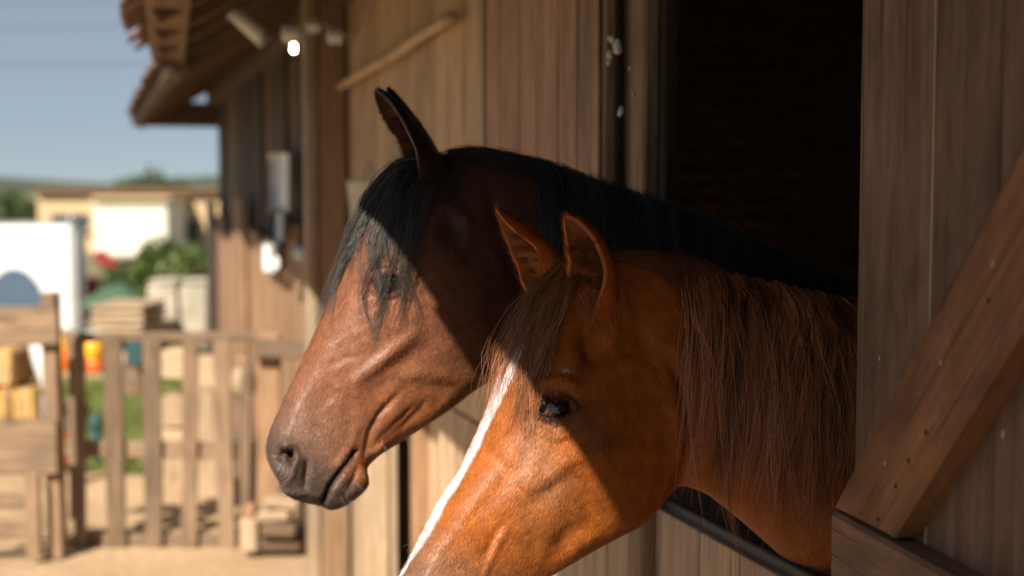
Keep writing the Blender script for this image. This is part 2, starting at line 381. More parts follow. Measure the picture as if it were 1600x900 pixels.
def prism(name, poly, th, mat, parent, b=.006):           # polygon on the door plane given thickness th outwards, front edges chamfered
    n_ = len(poly); cen = sum(poly, Vector())/n_
    ins = []
    for i, p in enumerate(poly):
        e1 = (poly[i-1]-p).normalized(); e2 = (poly[(i+1) % n_]-p).normalized(); bs = (e1+e2).normalized()
        if bs.dot(cen-p) < 0: bs = -bs
        ins.append(p+bs*b*1.2)
    V = [p for p in poly]+[p+dout*(th-b) for p in poly]+[p+dout*th for p in ins]
    F = [tuple(range(n_))[::-1], tuple(range(2*n_, 3*n_))]
    for i in range(n_):
        j = (i+1) % n_
        for r in (0, n_): F.append((r+i, r+j, r+n_+j, r+n_+i))
    m = door_frame(Vector(poly[0])); mi = m.inverted()
    # grain runs along the longest side: use a frame whose z follows it
    z = (poly[2]-poly[1]).normalized(); x = dout; y = z.cross(x); fm = Matrix((x, y, z)).transposed().to_4x4(); fm.translation = cen; fi = fm.inverted()
    me = mesh([fi @ v for v in V], F, mat, name=name); o = bpy.data.objects.new(name, me); link(o, parent)
    o.matrix_basis = parent_world(parent).inverted() @ fm; return o
TH = .041
bp = [on_door(*q, TH)-dout*TH for q in ((1302, 794), (1392, 841), (1700, 343), (1700, 25))]
prism('brace', bp, TH, M['brace'], nd)
lz = .13
q0 = on_door(1301, 796, TH)-dout*TH; q0.z -= .002
prism('ledger', [q0, q0-Vector((0, 0, lz)), q0-Vector((0, 0, lz))+dn*.96, q0+dn*.96], TH+.003, M['door'], nd)
sp = DP+dn*wds[0]
bar('seam_strip', (sp.x, sp.y, zb), (sp.x, sp.y, zb+1.4), .004, .0045, M['lit'], nd, bevel=.001)
for (px, py) in ((1330, 830), (1352, 872), (1372, 812), (1420, 720), (1447, 676), (1545, 470), (1400, 760)):
    P = on_door(px, py, TH); o = lathe('nail', [(.0035, -.002), (.0035, .0008), (.002, .0016)], (0, 0, 0), M['nail'], nd, 10)
    o.matrix_basis = parent_world(nd).inverted() @ Matrix.Translation(P) @ dout.to_track_quat('Z', 'Y').to_matrix().to_4x4()
for (px, py, s_) in ((1567, 678, .006), (1551, 412, .005), (1383, 724, .004), (1470, 566, .004), (1374, 560, .004)):
    P = on_door(px, py, TH if px < 1560 and py > 300 and (px-1302)*1.95 > 795-py else 0); o = lathe('paint_fleck', [(s_*.5, 0), (s_*.45, .0006), (s_*.2, .0009)], (0, 0, 0), M['cob'], nd, 9)
    o.matrix_basis = parent_world(nd).inverted() @ Matrix.Translation(P) @ dout.to_track_quat('Z', 'Y').to_matrix().to_4x4() @ Matrix.Diagonal((.7, 1.8, 1, 1))
# roof: far part, then the wider near part
def ov(y): return .81+(7.1-y)*.052 if y < 7.1 else .72
def slab(y0, y1, o0, o1, ze, pitch, th, nm, mat, parent):
    t = math.tan(pitch); xr = WX+1.9
    def z(x, o): return ze+(x-(WX-o))*t
    V = []
    for dz in (0, th):
        for (y, o) in ((y0, o0), (y1, o1)):
            V += [(WX-o, y, ze+dz), (xr, y, z(xr, o)+dz)]
    zr = max(V[1][2], V[3][2])
    for dz in (0, th):
        V += [(WX+3.4, y0, zr-1.5*t+dz), (WX+3.4, y1, zr-1.5*t+dz)]
    F = [(0, 1, 3, 2), (4, 6, 7, 5), (0, 4, 5, 1), (2, 3, 7, 6), (0, 2, 6, 4), (1, 8, 9, 3), (5, 7, 11, 10), (8, 10, 11, 9)]
    o = bpy.data.objects.new(nm, mesh(V, F, mat, name=nm)); link(o, parent)
    if parent: o.matrix_basis = parent_world(parent).inverted()
    return o
PT = R(30)
roofN = slab(-3.2, 7.1, ov(-3.2), ov(7.09), 2.42, PT, .03, 'roof', M['beam'], stable)
roofF = slab(7.1, 12.95, .72, .72, 2.39, PT, .03, 'roof', M['beam'], stable)
for rf, ya, yb, ze in ((roofN, -3.0, 7.05, 2.42), (roofF, 7.3, 12.9, 2.39)):
    y = ya
    while y < yb:
        o_ = ov(y)
        bar('rafter', (WX-o_+.03, y, ze-.055), (WX+.3, y, ze-.055+(o_+.27)*math.tan(PT)), .07, .10, M['beam'], rf, bevel=.006)
        y += .62
    y = ya-.1; k = 0
    while y < yb:
        for c in range(2):
            o_ = ov(min(y, yb)); tw = .235
            dx = -.05+c*.26+random.uniform(-.035, .02); x0 = WX-o_+dx; z0 = ze+.045+dx*math.tan(PT)+.012*(1-c)
            p = Vector((x0, y+tw/2, z0)); q = p+Vector((.34*math.cos(PT), 0, .34*math.sin(PT)+.012))
            bar('tile', p, q, tw-.008+random.uniform(-.006, .004), .020, M['tile'], rf, bevel=.005)
        y += tw
    for dx in (.30, .62):                                     # battens under the tiles
        bar('batten', (WX-ov(ya)+dx, ya-.1, ze-.006+dx*math.tan(PT)), (WX-ov(yb)+dx, yb, ze-.006+dx*math.tan(PT)), .05, .022, M['beam'], rf)
bar('eave_board', (WX-ov(-3)+.085, -3, 2.385), (WX-ov(7.09)+.085, 7.09, 2.385), .15, .028, M['beam'], roofN, up=(0, 0, 1))
bar('eave_board', (WX-.72+.05, 7.14, 2.36), (WX-.72+.05, 12.9, 2.36), .09, .05, M['beam'], roofF, up=(0, 0, 1))
bar('end_board', (WX-.74, 12.88, 2.43), (WX+.1, 12.88, 2.43), .22, .03, M['beam'], roofF, up=(0, 1, 0))
bar('wall_plate', (WX-.045, Y_J1, 2.66), (WX-.045, 12.9, 2.58), .10, .13, M['beam'], stable)
bar('wall_plate', (WX-.045, -3, 2.66), (WX-.045, Y_J1-.01, 2.66), .10, .13, M['beam'], stable)
# inside: brick partition, back wall, floor
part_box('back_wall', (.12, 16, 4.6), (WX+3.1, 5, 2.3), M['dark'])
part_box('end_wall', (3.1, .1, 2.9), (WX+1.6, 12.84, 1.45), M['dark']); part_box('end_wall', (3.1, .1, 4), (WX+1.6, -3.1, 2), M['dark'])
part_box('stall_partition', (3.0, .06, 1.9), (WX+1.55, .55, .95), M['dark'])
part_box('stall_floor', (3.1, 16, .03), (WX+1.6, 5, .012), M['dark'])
bw = part_box('brick_wall', (3.0, .10, 3.6), (WX+1.55, 6.16, 1.8), M['mortar'])
bme = mesh(*cbox(.232, .03, .064, .004), M['brick'], name='brick')
nb = 0
for r_ in range(23):
    for c_ in range(13):
        if nb >= 299: break
        o = bpy.data.objects.new('brick', bme); link(o, bw); nb += 1
        o.location = (-1.42+c_*.245+(.12 if r_ % 2 else 0)+random.uniform(-.004, .004), -.058+random.uniform(-.004, .004), -.75+r_*.078)

# ------------------------------------------------------------------ small things on the stable front
pp = [on_x(px, py, WX-.045) for px, py in ((531, 136), (560, 118), (590, 100), (625, 80), (650, 60), (680, 42), (706, 26))]
tag(tube('pole', pp, [.018, .019, .020, .022, .020, .019, .017], M['lit'], n=10), 'pale crooked wooden pole fixed slanting across the plank wall', 'pole')
lb = on_d(459, 78, 6.5)
lamp = empty('light_bulb', lb); tag(lamp, 'small lit round light bulb hanging beside the post', 'light bulb')
lathe('glass_globe', [(.002, -.010), (.006, -.008), (.009, -.002), (.009, .004), (.007, .012), (.006, .028)], (0, 0, 0), M['bulb'], lamp, 18)
lathe('socket', [(.014, .024), (.016, .03), (.016, .07), (.008, .08)], (0, 0, 0), M['white'], lamp, 14)
tube('cord', [lb+Vector((0, 0, .078)), lb+Vector((.03, 0, .16)), lb+Vector((.10, .02, .26))], .004, M['black'], lamp, 6)
def capsule(name, px0, py0, px1, py1, D, rad, mat, label, cat, grp=None):
    p, q = on_d(px0, py0, D), on_d(px1, py1, D); t = empty(name, p); tag(t, label, cat, grp)
    tube('tube', [p.lerp(q, f) for f in (0, .03, .5, .97, 1)], [rad*.5, rad, rad, rad, rad*.5], mat, t, 14)
    for a, b in ((-.06, .02), (.98, 1.06)): tube('end_cap', [p.lerp(q, a), p.lerp(q, b)], rad*1.12, M['metal'], t, 14)
capsule('strip_light', 366, 20, 412, 62, 5.6, .030, M['paper'], 'unlit pale tube light slanting under the eaves', 'light')
for (px, py, r_, lab) in ((455, 52, .042, 'white porcelain insulator above the lit bulb'), (490, 40, .030, 'white porcelain insulator topmost on the post'), (524, 56, .038, 'white porcelain insulator right of the post')):
    t = tag(empty('insulator', on_d(px, py, 6.1)), lab, 'insulator', 'insulators under the eaves')
    lathe('shell', [(r_*.4, -r_*.9), (r_*.9, -r_*.7), (r_, -r_*.2), (r_*.7, 0), (r_*1.0, r_*.25), (r_*.8, r_*.8), (r_*.3, r_*.9)], (0, 0, 0), M['paper'], t, 18, (0, R(90), R(-15)))
    lathe('pin', [(.006, 0), (.006, .12)], (0, 0, 0), M['metal'], t, 8, (0, R(90), R(-15)))
def notice(name, x0, y0, x1, y1, mat, lab, cat, seed):
    r = random.Random(seed); X = WX-.10; V, F = [], []; nx, nz = 6, 8; o0 = on_x((x0+x1)/2, (y0+y1)/2, X)
    for t_ in (0, .004):
        for i in range(nx):
            for k in range(nz):
                p = on_x(x0+(x1-x0)*i/(nx-1), y0+(y1-y0)*k/(nz-1)+r.uniform(-1, 1), X+t_-.02*math.sin(i*1.3+seed)-.03*(k/(nz-1))**2); V.append(p-o0)
    n = nx*nz
    for i in range(nx-1):
        for k in range(nz-1): a = i*nz+k; F += [(a, a+1, a+nz+1, a+nz), (n+a, n+a+nz, n+a+nz+1, n+a+1)]
    ring = [i*nz for i in range(nx)]+[(nx-1)*nz+k for k in range(1, nz)]+[i*nz+nz-1 for i in range(nx-2, -1, -1)]+[k for k in range(nz-2, 0, -1)]
    F += [(ring[q], n+ring[q], n+ring[(q+1) % len(ring)], ring[(q+1) % len(ring)]) for q in range(len(ring))]
    o = bpy.data.objects.new(name, mesh(V, F, mat, True, name)); o.location = o0; link(o); tag(o, lab, cat, 'sheets pinned on the dark planks')
notice('pinned_sheet', 419, 240, 451, 330, M['paper'], 'large pale grey sheet pinned on dark planks, topmost of three', 'sheet', 1)
notice('pinned_sheet', 421, 333, 441, 377, M['metal'], 'small grey sheet, middle one of three on the planks', 'sheet', 2)
notice('pinned_sheet', 411, 379, 436, 424, M['white'], 'small white sheet, lowest of three on the planks', 'sheet', 3)
t = tag(empty('door_knob', on_d(470, 396, 6.75)), 'white round knob beside the sunlit post foot', 'knob')
lathe('knob', [(.01, -.03), (.03, -.025), (.034, 0), (.03, .02), (.012, .03)], (0, 0, 0), M['white'], t, 16, (R(90), 0, -YAW)); lathe('plate', [(.045, 0), (.045, .006)], tuple(FWD*.032), M['metal'], t, 16, (R(90), 0, -YAW))
bk_ = on_x(575, 285, WX-.10); b = tag(empty('bucket', bk_), 'grey galvanised bucket hung on the plank wall behind the bay horse', 'bucket')
lathe('body', [(.06, -.15), (.065, -.145), (.08, 0), (.085, .004), (.078, .006), (.06, -.14)], (0, 0, 0), M['metal'], b, 24)
tube('handle', [bk_+Vector((0, .08*math.cos(a), .08*math.sin(a))) for a in np.linspace(0, math.pi, 12)], .004, M['metal'], b, 6)
for (px, py, s_) in ((965, 74, .012), (957, 62, .006), (953, 85, .008), (951, 98, .005), (984, 107, .004), (971, 173, .007), (968, 178, .005), (990, 148, .004), (952, 60, .005)):
    P = on_x(px, py, WX-.075); V = []; rr = random.Random(px)
    k_ = 8; vv = [(s_*math.sin(a)*math.cos(b)*rr.uniform(.6, 1.2), s_*math.sin(a)*math.sin(b)*rr.uniform(.6, 1.2), s_*1.4*math.cos(a)*rr.uniform(.6, 1.2)) for a in np.linspace(.1, 3.0, 5) for b in np.linspace(0, 5.5, k_)]
    ff = [(i*k_+j, i*k_+(j+1) % k_, (i+1)*k_+(j+1) % k_, (i+1)*k_+j) for i in range(4) for j in range(k_)]
    o = bpy.data.objects.new('cobweb_clump', mesh(vv, ff, M['cob'], True, 'cobweb_clump')); link(o, stable); o.location = P-stable.location

# ------------------------------------------------------------------ gate and fences across the yard
def frontal(name, px0, py0, px1, py1, D, th, mat, parent=None, bevel=.006, tilt=0, jit=0):
    p, q = on_d(px0, py0, D), on_d(px1, py1, D); c = (p+q)/2+FWD*(th/2); wdt = abs((q-p).dot(RGT)); h = abs(q.z-p.z)
    if wdt > h:                                            # keep the grain (local z) along the longer side
        o = box(name, (h, th, wdt), (0, 0, 0), mat, parent, bevel=bevel, jit=jit); m = Matrix((Vector((0, 0, 1)), FWD, RGT)).transposed().to_4x4()
    else:
        o = box(name, (wdt, th, h), (0, 0, 0), mat, parent, bevel=bevel, jit=jit); m = Matrix((RGT, FWD, Vector((0, 0, 1)))).transposed().to_4x4()
    m = Matrix.Rotation(R(tilt), 4, FWD) @ m; m.translation = c
    if parent: m = parent_world(parent).inverted() @ m
    o.matrix_basis = m; return o
GD = on_z(300, 858).dot(FWD)
gate = tag(empty('picket_gate', on_d(280, 858, GD)), 'grey weathered picket gate closing the yard beside the stable', 'gate')
for px, w_, top, tl in ((120, 32, 530, .6), (178, 36, 527, -.4), (238, 34, 530, .3), (296, 30, 534, 1.2), (350, 30, 532, -1), (384, 20, 560, 1.5)):
    frontal('picket', px-w_/2, top, px+w_/2, 862 if px < 370 else 812, GD, .022, M['fence'], gate, tilt=tl, jit=.002)
frontal('rail', 98, 519, 404, 534, GD+.03, .03, M['fence'], gate, tilt=-.6); frontal('rail', 100, 690, 372, 716, GD+.03, .03, M['fence'], gate, tilt=.8); frontal('rail', 98, 835, 385, 860, GD+.032, .03, M['fence'], gate)
rl = tag(empty('fence_rail', on_d(430, 700, GD-.05)), 'short wooden rail section joining gate and stable wall', 'rail')
frontal('rail', 396, 533, 482, 560, GD-.05, .04, M['fence'], rl, tilt=1); frontal('post', 400, 520, 440, 800, GD+.02, .05, M['orange'], rl); frontal('rail', 385, 690, 470, 790, GD+.06, .02, M['lit'], rl)
lf = tag(empty('board_fence', on_d(40, 860, GD-.3)), 'broad weathered board fence at the far left of the gate', 'fence')
frontal('post', 64, 458, 96, 874, GD-.25, .09, M['fence'], lf, tilt=-.5)
for y0, y1 in ((482, 540), (656, 742), (770, 796), (812, 842)): frontal('board', -60, y0, 90 if y0 < 700 else 62, y1, GD-.30, .025, M['fence'], lf, tilt=random.uniform(-.8, .8), jit=.002)
frontal('post', 38, 740, 62, 872, GD-.34, .05, M['fence'], lf)
# things behind the fence
def stack(name, rects, D, th, mat, label, cat, part, tilt=2, group=None):
    t = tag(empty(name, on_d((rects[0][0]+rects[0][2])/2, rects[-1][3], D)), label, cat, group)
    for i, r in enumerate(rects): frontal(part, *r, D+random.uniform(-.02, .02), th, mat, t, tilt=random.uniform(-tilt, tilt))
    return t
for i, (a, b, c, d, lab) in enumerate(((-10, 600, 34, 652, 'golden hay bale at the bottom left of the stack'), (36, 602, 78, 652, 'golden hay bale at the bottom right of the stack'), (-4, 540, 44, 598, 'golden hay bale on top of the two others'))):
    D = 9.5; p = on_d((a+c)/2, (b+d)/2, D); q0 = on_d(a, b, D); q1 = on_d(c, d, D)
    t = tag(empty('hay_bale', p, -YAW), lab, 'hay bale', 'hay bales behind the board fence')
    box('straw', (abs((q1-q0).dot(RGT)), .5, abs(q0.z-q1.z)), (0, 0, 0), M['hay'], t, bevel=.03, jit=.012)
    for dx in (-.25, .25): box('twine', (.012, .512, abs(q0.z-q1.z)+.012), (dx*abs((q1-q0).dot(RGT)), 0, 0), M['yellow'], t, bevel=.002)
hb = tag(empty('hay_trailer', on_d(35, 760, 9.6)), 'low wooden platform carrying the hay bales', 'platform')
frontal('deck', -30, 653, 95, 668, 9.5, .7, M['fence'], hb); 
for x in (-15, 80): frontal('leg', x-6, 668, x+6, 733, 9.5, .12, M['fence'], hb)
t = tag(empty('paddle', on_d(62, 620, 8.6)), 'tall white plastic paddle leaning by the hay bales', 'paddle')
V = []
for i in range(9):
    f = i/8; wv = .05*math.sin(math.pi*(.12+.8*f))+.01
    p = on_d(52+18*f+10*math.sin(f*2.2), 530+90*f, 8.6)-on_d(62, 620, 8.6); V += [p-RGT*wv-FWD*.008, p+RGT*wv-FWD*.008, p+RGT*wv+FWD*.008, p-RGT*wv+FWD*.008]
link(bpy.data.objects.new('blade', mesh(V, [(i*4+j, i*4+(j+1) % 4, i*4+4+(j+1) % 4, i*4+4+j) for i in range(8) for j in range(4)], M['white'], True)), t)
tube('shaft', [on_d(70, 618, 8.6), on_d(74, 700, 8.6), on_d(78, 760, 8.6)], .014, M['white'], t)
def bands(name, px, D, segs, label, cat, n=18):            # round object with coloured bands: (py, half width px, material)
    t = tag(empty(name, on_d(px, segs[-1][1], D)), label, cat); z0 = on_d(px, segs[-1][1], D).z
    for (y0, y1, r0, r1, mt) in segs:
        a, b = on_d(px, y0, D).z-z0, on_d(px, y1, D).z-z0; s_ = D/FPX
        lathe('band', [(r0*s_*.9, a), (r0*s_, a-.004), (r1*s_, b+.004), (r1*s_*.9, b)][::-1], (0, 0, 0), mt, t, n)
    return t
bands('warning_lamp', 101, 8.2, [(524, 545, 6, 7, M['yellow']), (545, 580, 7, 7, M['orangep'])], 'small yellow and orange canister left of the first picket', 'canister')
bands('bucket', 147, 8.4, [(518, 531, 16, 16, M['white']), (531, 560, 16, 15, M['yellow']), (560, 582, 15, 14, M['orangep'])], 'white, yellow and orange plastic bucket between the first two pickets', 'bucket')
bands('traffic_cone', 98, 8.3, [(610, 650, 3, 6, M['white']), (650, 676, 6, 8, M['white']), (676, 724, 8, 11, M['orangep'])], 'white and orange marker cone left of the first picket', 'cone')
bands('pump_post', 152, 8.8, [(650, 676, 10, 9, M['teal']), (676, 712, 9, 7, M['teal']), (712, 768, 5, 5, M['teal'])], 'teal painted pump post behind the gate pickets', 'post')
for i, (r, D, mt, lab) in enumerate((((196, 530, 222, 572), 9.2, M['teal'], 'dark teal box between second and third picket'), ((186, 575, 222, 618), 9.4, M['fence'], 'grey wooden box under the teal box'))):
    t = tag(empty('crate', on_d((r[0]+r[2])/2, r[3], D)), lab, 'box'); frontal('side', *r, D, .25, mt, t); frontal('lid', r[0]-1, r[1]-5, r[2]+1, r[1]-1, D, .27, mt, t)
    frontal('slat', r[0]+3, (r[1]+r[3])/2-3, r[2]-3, (r[1]+r[3])/2+3, D-.135, .02, mt, t)
stack('board_stack', [(252, 548, 300, 592), (252, 620, 292, 668), (250, 672, 294, 690), (254, 694, 300, 760), (246, 764, 300, 838)], 8.5, .25, M['lit'], 'stack of pale sawn boards behind the middle pickets', 'board stack', 'board')
stack('pale_boards', [(306, 612, 340, 828), (341, 640, 352, 830), (308, 556, 344, 606)], 8.1, .05, M['lit'], 'tall pale boards leaning behind the last pickets', 'boards', 'board')
stack('plank_bundle', [(356, 610, 376, 800), (378, 640, 392, 800)], 7.9, .05, M['fence'], 'narrow grey planks standing upright beside the stable', 'planks', 'plank')
lp = tag(empty('beam_pile', on_d(432, 862, GD-.2)), 'pile of dark old beams lying on the ground by the stable', 'beam pile')
for (x0, y0, x1, y1, tl) in ((402, 842, 470, 864, 0), (406, 822, 462, 841, 1), (398, 800, 452, 818, -5), (410, 782, 466, 797, 7)):
    frontal('beam', x0, y0, x1, y1, GD-.25+random.uniform(0, .1), .16, M['beam'] if y0 > 810 else M['lit'], lp, bevel=.012, tilt=tl)
t = tag(empty('stump', on_d(388, 862, GD-.22)), 'pale sawn wooden block beside the dark log pile', 'wood block')
frontal('block', 374, 812, 402, 864, GD-.22, .14, M['lit'], t, bevel=.01); frontal('split_piece', 380, 790, 398, 811, GD-.2, .08, M['orange'], t, bevel=.01)
t = tag(empty('feed_sack', on_d(380, 600, 7.7)), 'round pale bundle hanging on the end of the gate', 'bundle')
lathe('bundle', [(.02, .10), (.05, .085), (.075, .03), (.07, -.03), (.05, -.07), (.02, -.08)], (0, 0, 0), M['lit'], t, 14); lathe('knot', [(.03, .09), (.02, .12), (.035, .15)], (0, 0, 0), M['orange'], t, 10)
# trailer, machine, pallets, blocks
TD = 15.0; tr = tag(empty('white_trailer', on_d(60, 560, TD)), 'big white box trailer with dark arched panel, left edge', 'trailer')
frontal('body', -150, 352, 116, 520, TD, .5, M['white'], tr, bevel=.04); frontal('corner_strip', 113, 356, 124, 520, TD+.02, .1, M['metal'], tr)
V = []; pz = []
for a in np.linspace(0, math.pi, 17): pz.append((22+44*math.cos(a), 478-58*math.sin(a)))
V = [on_d(x, y, TD-.03)-on_d(60, 560, TD) for x, y in pz]+[on_d(x, y, TD+.10)-on_d(60, 560, TD) for x, y in pz]
nn = len(pz); link(bpy.data.objects.new('arch_panel', mesh(V, [tuple(range(nn)), tuple(range(nn, 2*nn))[::-1]]+[(i, (i+1) % nn, nn+(i+1) % nn, nn+i) for i in range(nn)], M['bluegrey'])), tr)  # dark half-round panel on the trailer side
for x in (0, 60):
    tube('wheel', [on_d(x, 560, TD+.1), on_d(x, 560, TD+.4)], .33, M['black'], tr, 20)
frontal('roof_rail', -150, 347, 118, 351, TD+.05, .4, M['metal'], tr)
mc = tag(empty('red_machine', on_d(165, 480, 16)), 'red farm machine with dark arms beside the white trailer', 'machine')
frontal('frame', 128, 436, 150, 470, 16, .4, M['red'], mc, tilt=12); frontal('arm', 142, 402, 188, 420, 16, .2, M['red'], mc, tilt=38, bevel=.02); frontal('arm', 160, 404, 246, 416, 16.1, .15, M['black'], mc, tilt=-8)
for x, y in ((232, 420), (140, 470)): tube('wheel', [on_d(x, y, 16), on_d(x, y, 16.3)], .12 if x > 200 else .22, M['black'], mc, 18)
frontal('mast', 124, 378, 132, 520, 15.9, .1, M['jamb'], mc)
stack('pallet_stack', [(142, 478, 222, 486), (142, 489, 224, 498), (144, 501, 224, 510), (146, 513, 222, 522)], 12, .8, M['lit'], 'stack of pale wooden pallets below the red machine', 'pallets', 'pallet')
for a, b, lab in ((228, 278, 'lichen stained concrete block left of its twin'), (281, 326, 'concrete block against the stable corner')):
    t = tag(empty('concrete_block', on_d((a+b)/2, 530, 13)), lab, 'concrete block', 'concrete blocks below the bushes'); frontal('block', a, 444, b, 540, 13, .6, M['concrete'], t, bevel=.03, jit=.01); frontal('cap', a+3, 438, b-3, 443, 13, .5, M['concrete'], t, bevel=.01)
t = tag(empty('tarp_heap', on_d(185, 480, 14)), 'green tarpaulin heap in front of the bushes', 'tarp')
V, F = [], []; r = random.Random(4)
for i in range(6):
    for k in range(16): a = 2*math.pi*k/16; f = i/5; rr = (1-f**1.6)*(.36+r.uniform(-.03, .03)); V.append(RGT*math.cos(a)*rr+FWD*math.sin(a)*rr+Vector((0, 0, .24*f+r.uniform(-.02, .02))))
for i in range(5):
    for k in range(16): F.append((i*16+k, i*16+(k+1) % 16, (i+1)*16+(k+1) % 16, (i+1)*16+k))
M['tarp'] = plain('green_tarp', (.05, .10, .055), .6, .3)
link(bpy.data.objects.new('sheet', mesh(V, F, M['tarp'], True)), t)
# plants
def leaves(name, centre, rad, n, size, mat, parent, seed, squash=1.0):
    r = np.random.default_rng(seed); d = r.normal(size=(n, 3)); d /= np.linalg.norm(d, axis=1, keepdims=True)
    lob = 1+.28*vnoise(d, 3.2, seed, 2); q = r.random((n, 1))**.45
    P = d*q*lob[:, None]*np.array(rad)
    a = r.normal(size=(n, 3)); a /= np.linalg.norm(a, axis=1, keepdims=True); b = np.cross(a, r.normal(size=(n, 3))); b /= np.linalg.norm(b, axis=1, keepdims=True)
    s_ = size*r.uniform(.6, 1.4, (n, 1)); V = np.stack([P-a*s_, P+b*s_*.45, P+a*s_, P-b*s_*.45], 1).reshape(-1, 3)
    me = big_mesh(V, np.arange(4*n).reshape(n, 4), mat, False, name); o = bpy.data.objects.new(name, me); link(o, parent); o.location = centre; return o
def bush(px, pytop, pybot, wpx, D, mat, label, cat, n=1500, seed=1, name='bush', group=None, dens=1):
    base = on_d(px, pybot, D); base.z = max(0, min(base.z, .3)); top = on_d(px, pytop, D).z; h = top-base.z; s_ = D/FPX; t = tag(empty(name, base), label, cat, group)
    leaves('crown', (0, 0, h*.58), (wpx*s_/2, wpx*s_/2*.8, h*.46), n, h*.055, mat, t, seed)
    for k in range(4):
        a = 1.6*k; tube('trunk' if k == 0 else 'limb', [base, base+Vector((math.cos(a)*.1*h, math.sin(a)*.1*h, h*.35)), base+Vector((math.cos(a)*.22*h, math.sin(a)*.2*h, h*.75))], [h*.03, h*.02, h*.006], M['beam'], t, 6)
bush(255, 378, 470, 95, 14.5, M['leaf'], 'bright green bush left of the stable corner', 'bush', 2200, 3)
bush(305, 376, 470, 75, 14.2, M['leaf'], 'bright green bush touching the stable corner', 'bush', 2000, 4)
bush(190, 415, 480, 80, 15.2, M['leafd'], 'low olive bush behind the green tarpaulin', 'bush', 1600, 5)
for px, top, wp, lab in ((240, 262, 60, 'thin wispy tree standing above the cream building'), (205, 282, 70, 'rounded tree behind the left part of the cream building'), (272, 282, 60, 'rounded tree behind the right part of the cream building')):
    bush(px, top, 330, wp, 60, M['leafd'], lab, 'tree', 500 if px == 240 else 1600, px, 'tree', 'trees behind the cream building')
for px, top, wp, lab in ((15, 300, 60, 'dark tree at the left edge below the hill'), (48, 312, 40, 'small dark tree between hill and cream building')):
    bush(px, top, 350, wp, 48, M['leafd'], lab, 'tree', 1500, px, 'tree', 'trees at the left edge')
# buildings
BD = 42.0; bl = tag(empty('cream_building', on_d(190, 400, BD)), 'low cream building with bright white gable and dark windows', 'building')
frontal('wall', 58, 300, 420, 410, BD, 6, M['cream'], bl, bevel=.02); frontal('front_wall', 146, 312, 262, 412, BD-2.4, 2.3, M['whitewall'], bl, bevel=.02)
frontal('roof', 52, 294, 424, 301, BD-.3, 6.6, M['tile'], bl, bevel=.02); frontal('roof', 142, 307, 266, 313, BD-2.6, 2.5, M['cream'], bl, bevel=.02)
for x0, y0, x1, y1 in ((264, 344, 312, 379), (80, 334, 138, 358), (330, 340, 370, 376)):
    wn = frontal('window', x0, y0, x1, y1, BD-.08, .12, M['glass'], bl)
    frontal('frame', (x0+x1)/2-1.5, y0, (x0+x1)/2+1.5, y1, BD-.14, .06, M['white'], wn); frontal('sill', x0-2, y1, x1+2, y1+3, BD-.2, .2, M['whitewall'], wn)
# power lines
for (y0, y1, lab) in ((9, 6, 'topmost thin power line crossing the sky'), (47, 44, 'middle thin power line crossing the sky'), (106, 101, 'lowest thin power line crossing the sky')):
    pts = [on_d(-500+i*90, y0+(y1-y0)*(i*90-500)/300+4*((i-8)/8)**2-4, 30) for i in range(14)]
    tag(tube('power_line', pts, .016, M['wire'], None, 6), lab, 'power line', 'power lines across the sky')
# grass behind the fence
def grass(D0, D1, px0, px1, n, hgt, seed):
    r = np.random.default_rng(seed); D = r.uniform(D0, D1, n); x = (r.uniform(px0, px1, n)-CX)/FPX*D
    P = np.array(FWD)[None]*D[:, None]+np.array(RGT)[None]*x[:, None]; P[:, 2] = 0
    keep = vnoise(P, 1.3, seed, 2) > -.25; P = P[keep]; n = len(P)
    a = r.uniform(0, 6.28, n); wv = .006+.004*r.random(n); dx = np.stack([np.cos(a)*wv, np.sin(a)*wv, 0*a], 1)
    tip = P+np.stack([r.normal(0, .05, n), r.normal(0, .05, n), hgt*r.uniform(.4, 1.2, n)], 1)
    V = np.stack([P-dx, P+dx, tip], 1).reshape(-1, 3)
    o = link(bpy.data.objects.new('grass', big_mesh(V, np.arange(3*n).reshape(n, 3), M['grass'], False, 'grass'))); tag(o, 'bright green grass growing behind the picket gate', 'grass', kind='stuff')
grass(7.6, 12.5, -120, 300, 34000, .16, 8)
# ------------------------------------------------------------------ horses
def hermite(P, n_per, closed=False):                  # smooth curve through rows of P, n_per samples per span (list)
    P = np.asarray(P, float); N = len(P)
    d = np.zeros(N-1)
    d = np.maximum(np.linalg.norm(np.diff(P[:, :4], axis=0), axis=1), 1e-6)
    t = np.concatenate([[0], np.cumsum(d)])
    m = np.zeros_like(P)
    for i in range(N):
        if i == 0: m[i] = (P[1]-P[0])/d[0]
        elif i == N-1: m[i] = (P[-1]-P[-2])/d[-1]
        else: m[i] = ((P[i]-P[i-1])/d[i-1]*d[i] + (P[i+1]-P[i])/d[i]*d[i-1])/(d[i]+d[i-1])
    out = []
    for i in range(N-1):
        s = np.linspace(0, 1, n_per[i], endpoint=False)[:, None]; h = d[i]
        out.append((2*s**3-3*s**2+1)*P[i] + (s**3-2*s**2+s)*h*m[i] + (-2*s**3+3*s**2)*P[i+1] + (s**3-s**2)*h*m[i+1])
    out.append(P[-1:]); return np.concatenate(out)
def catmull(P, K):
    P = np.asarray(P, float); d = np.maximum(np.linalg.norm(np.diff(P, axis=0), axis=1), 1e-9)
    t = np.concatenate([[0], np.cumsum(d)]); t /= t[-1]; q = np.linspace(0, 1, K)
    m = np.gradient(P, t, axis=0); i = np.clip(np.searchsorted(t, q, 'right')-1, 0, len(P)-2)
    h = (t[i+1]-t[i])[:, None]; s = ((q-t[i])/(t[i+1]-t[i]))[:, None]
    return (2*s**3-3*s**2+1)*P[i] + (s**3-2*s**2+s)*h*m[i] + (-2*s**3+3*s**2)*P[i+1] + (s**3-s**2)*h*m[i+1]
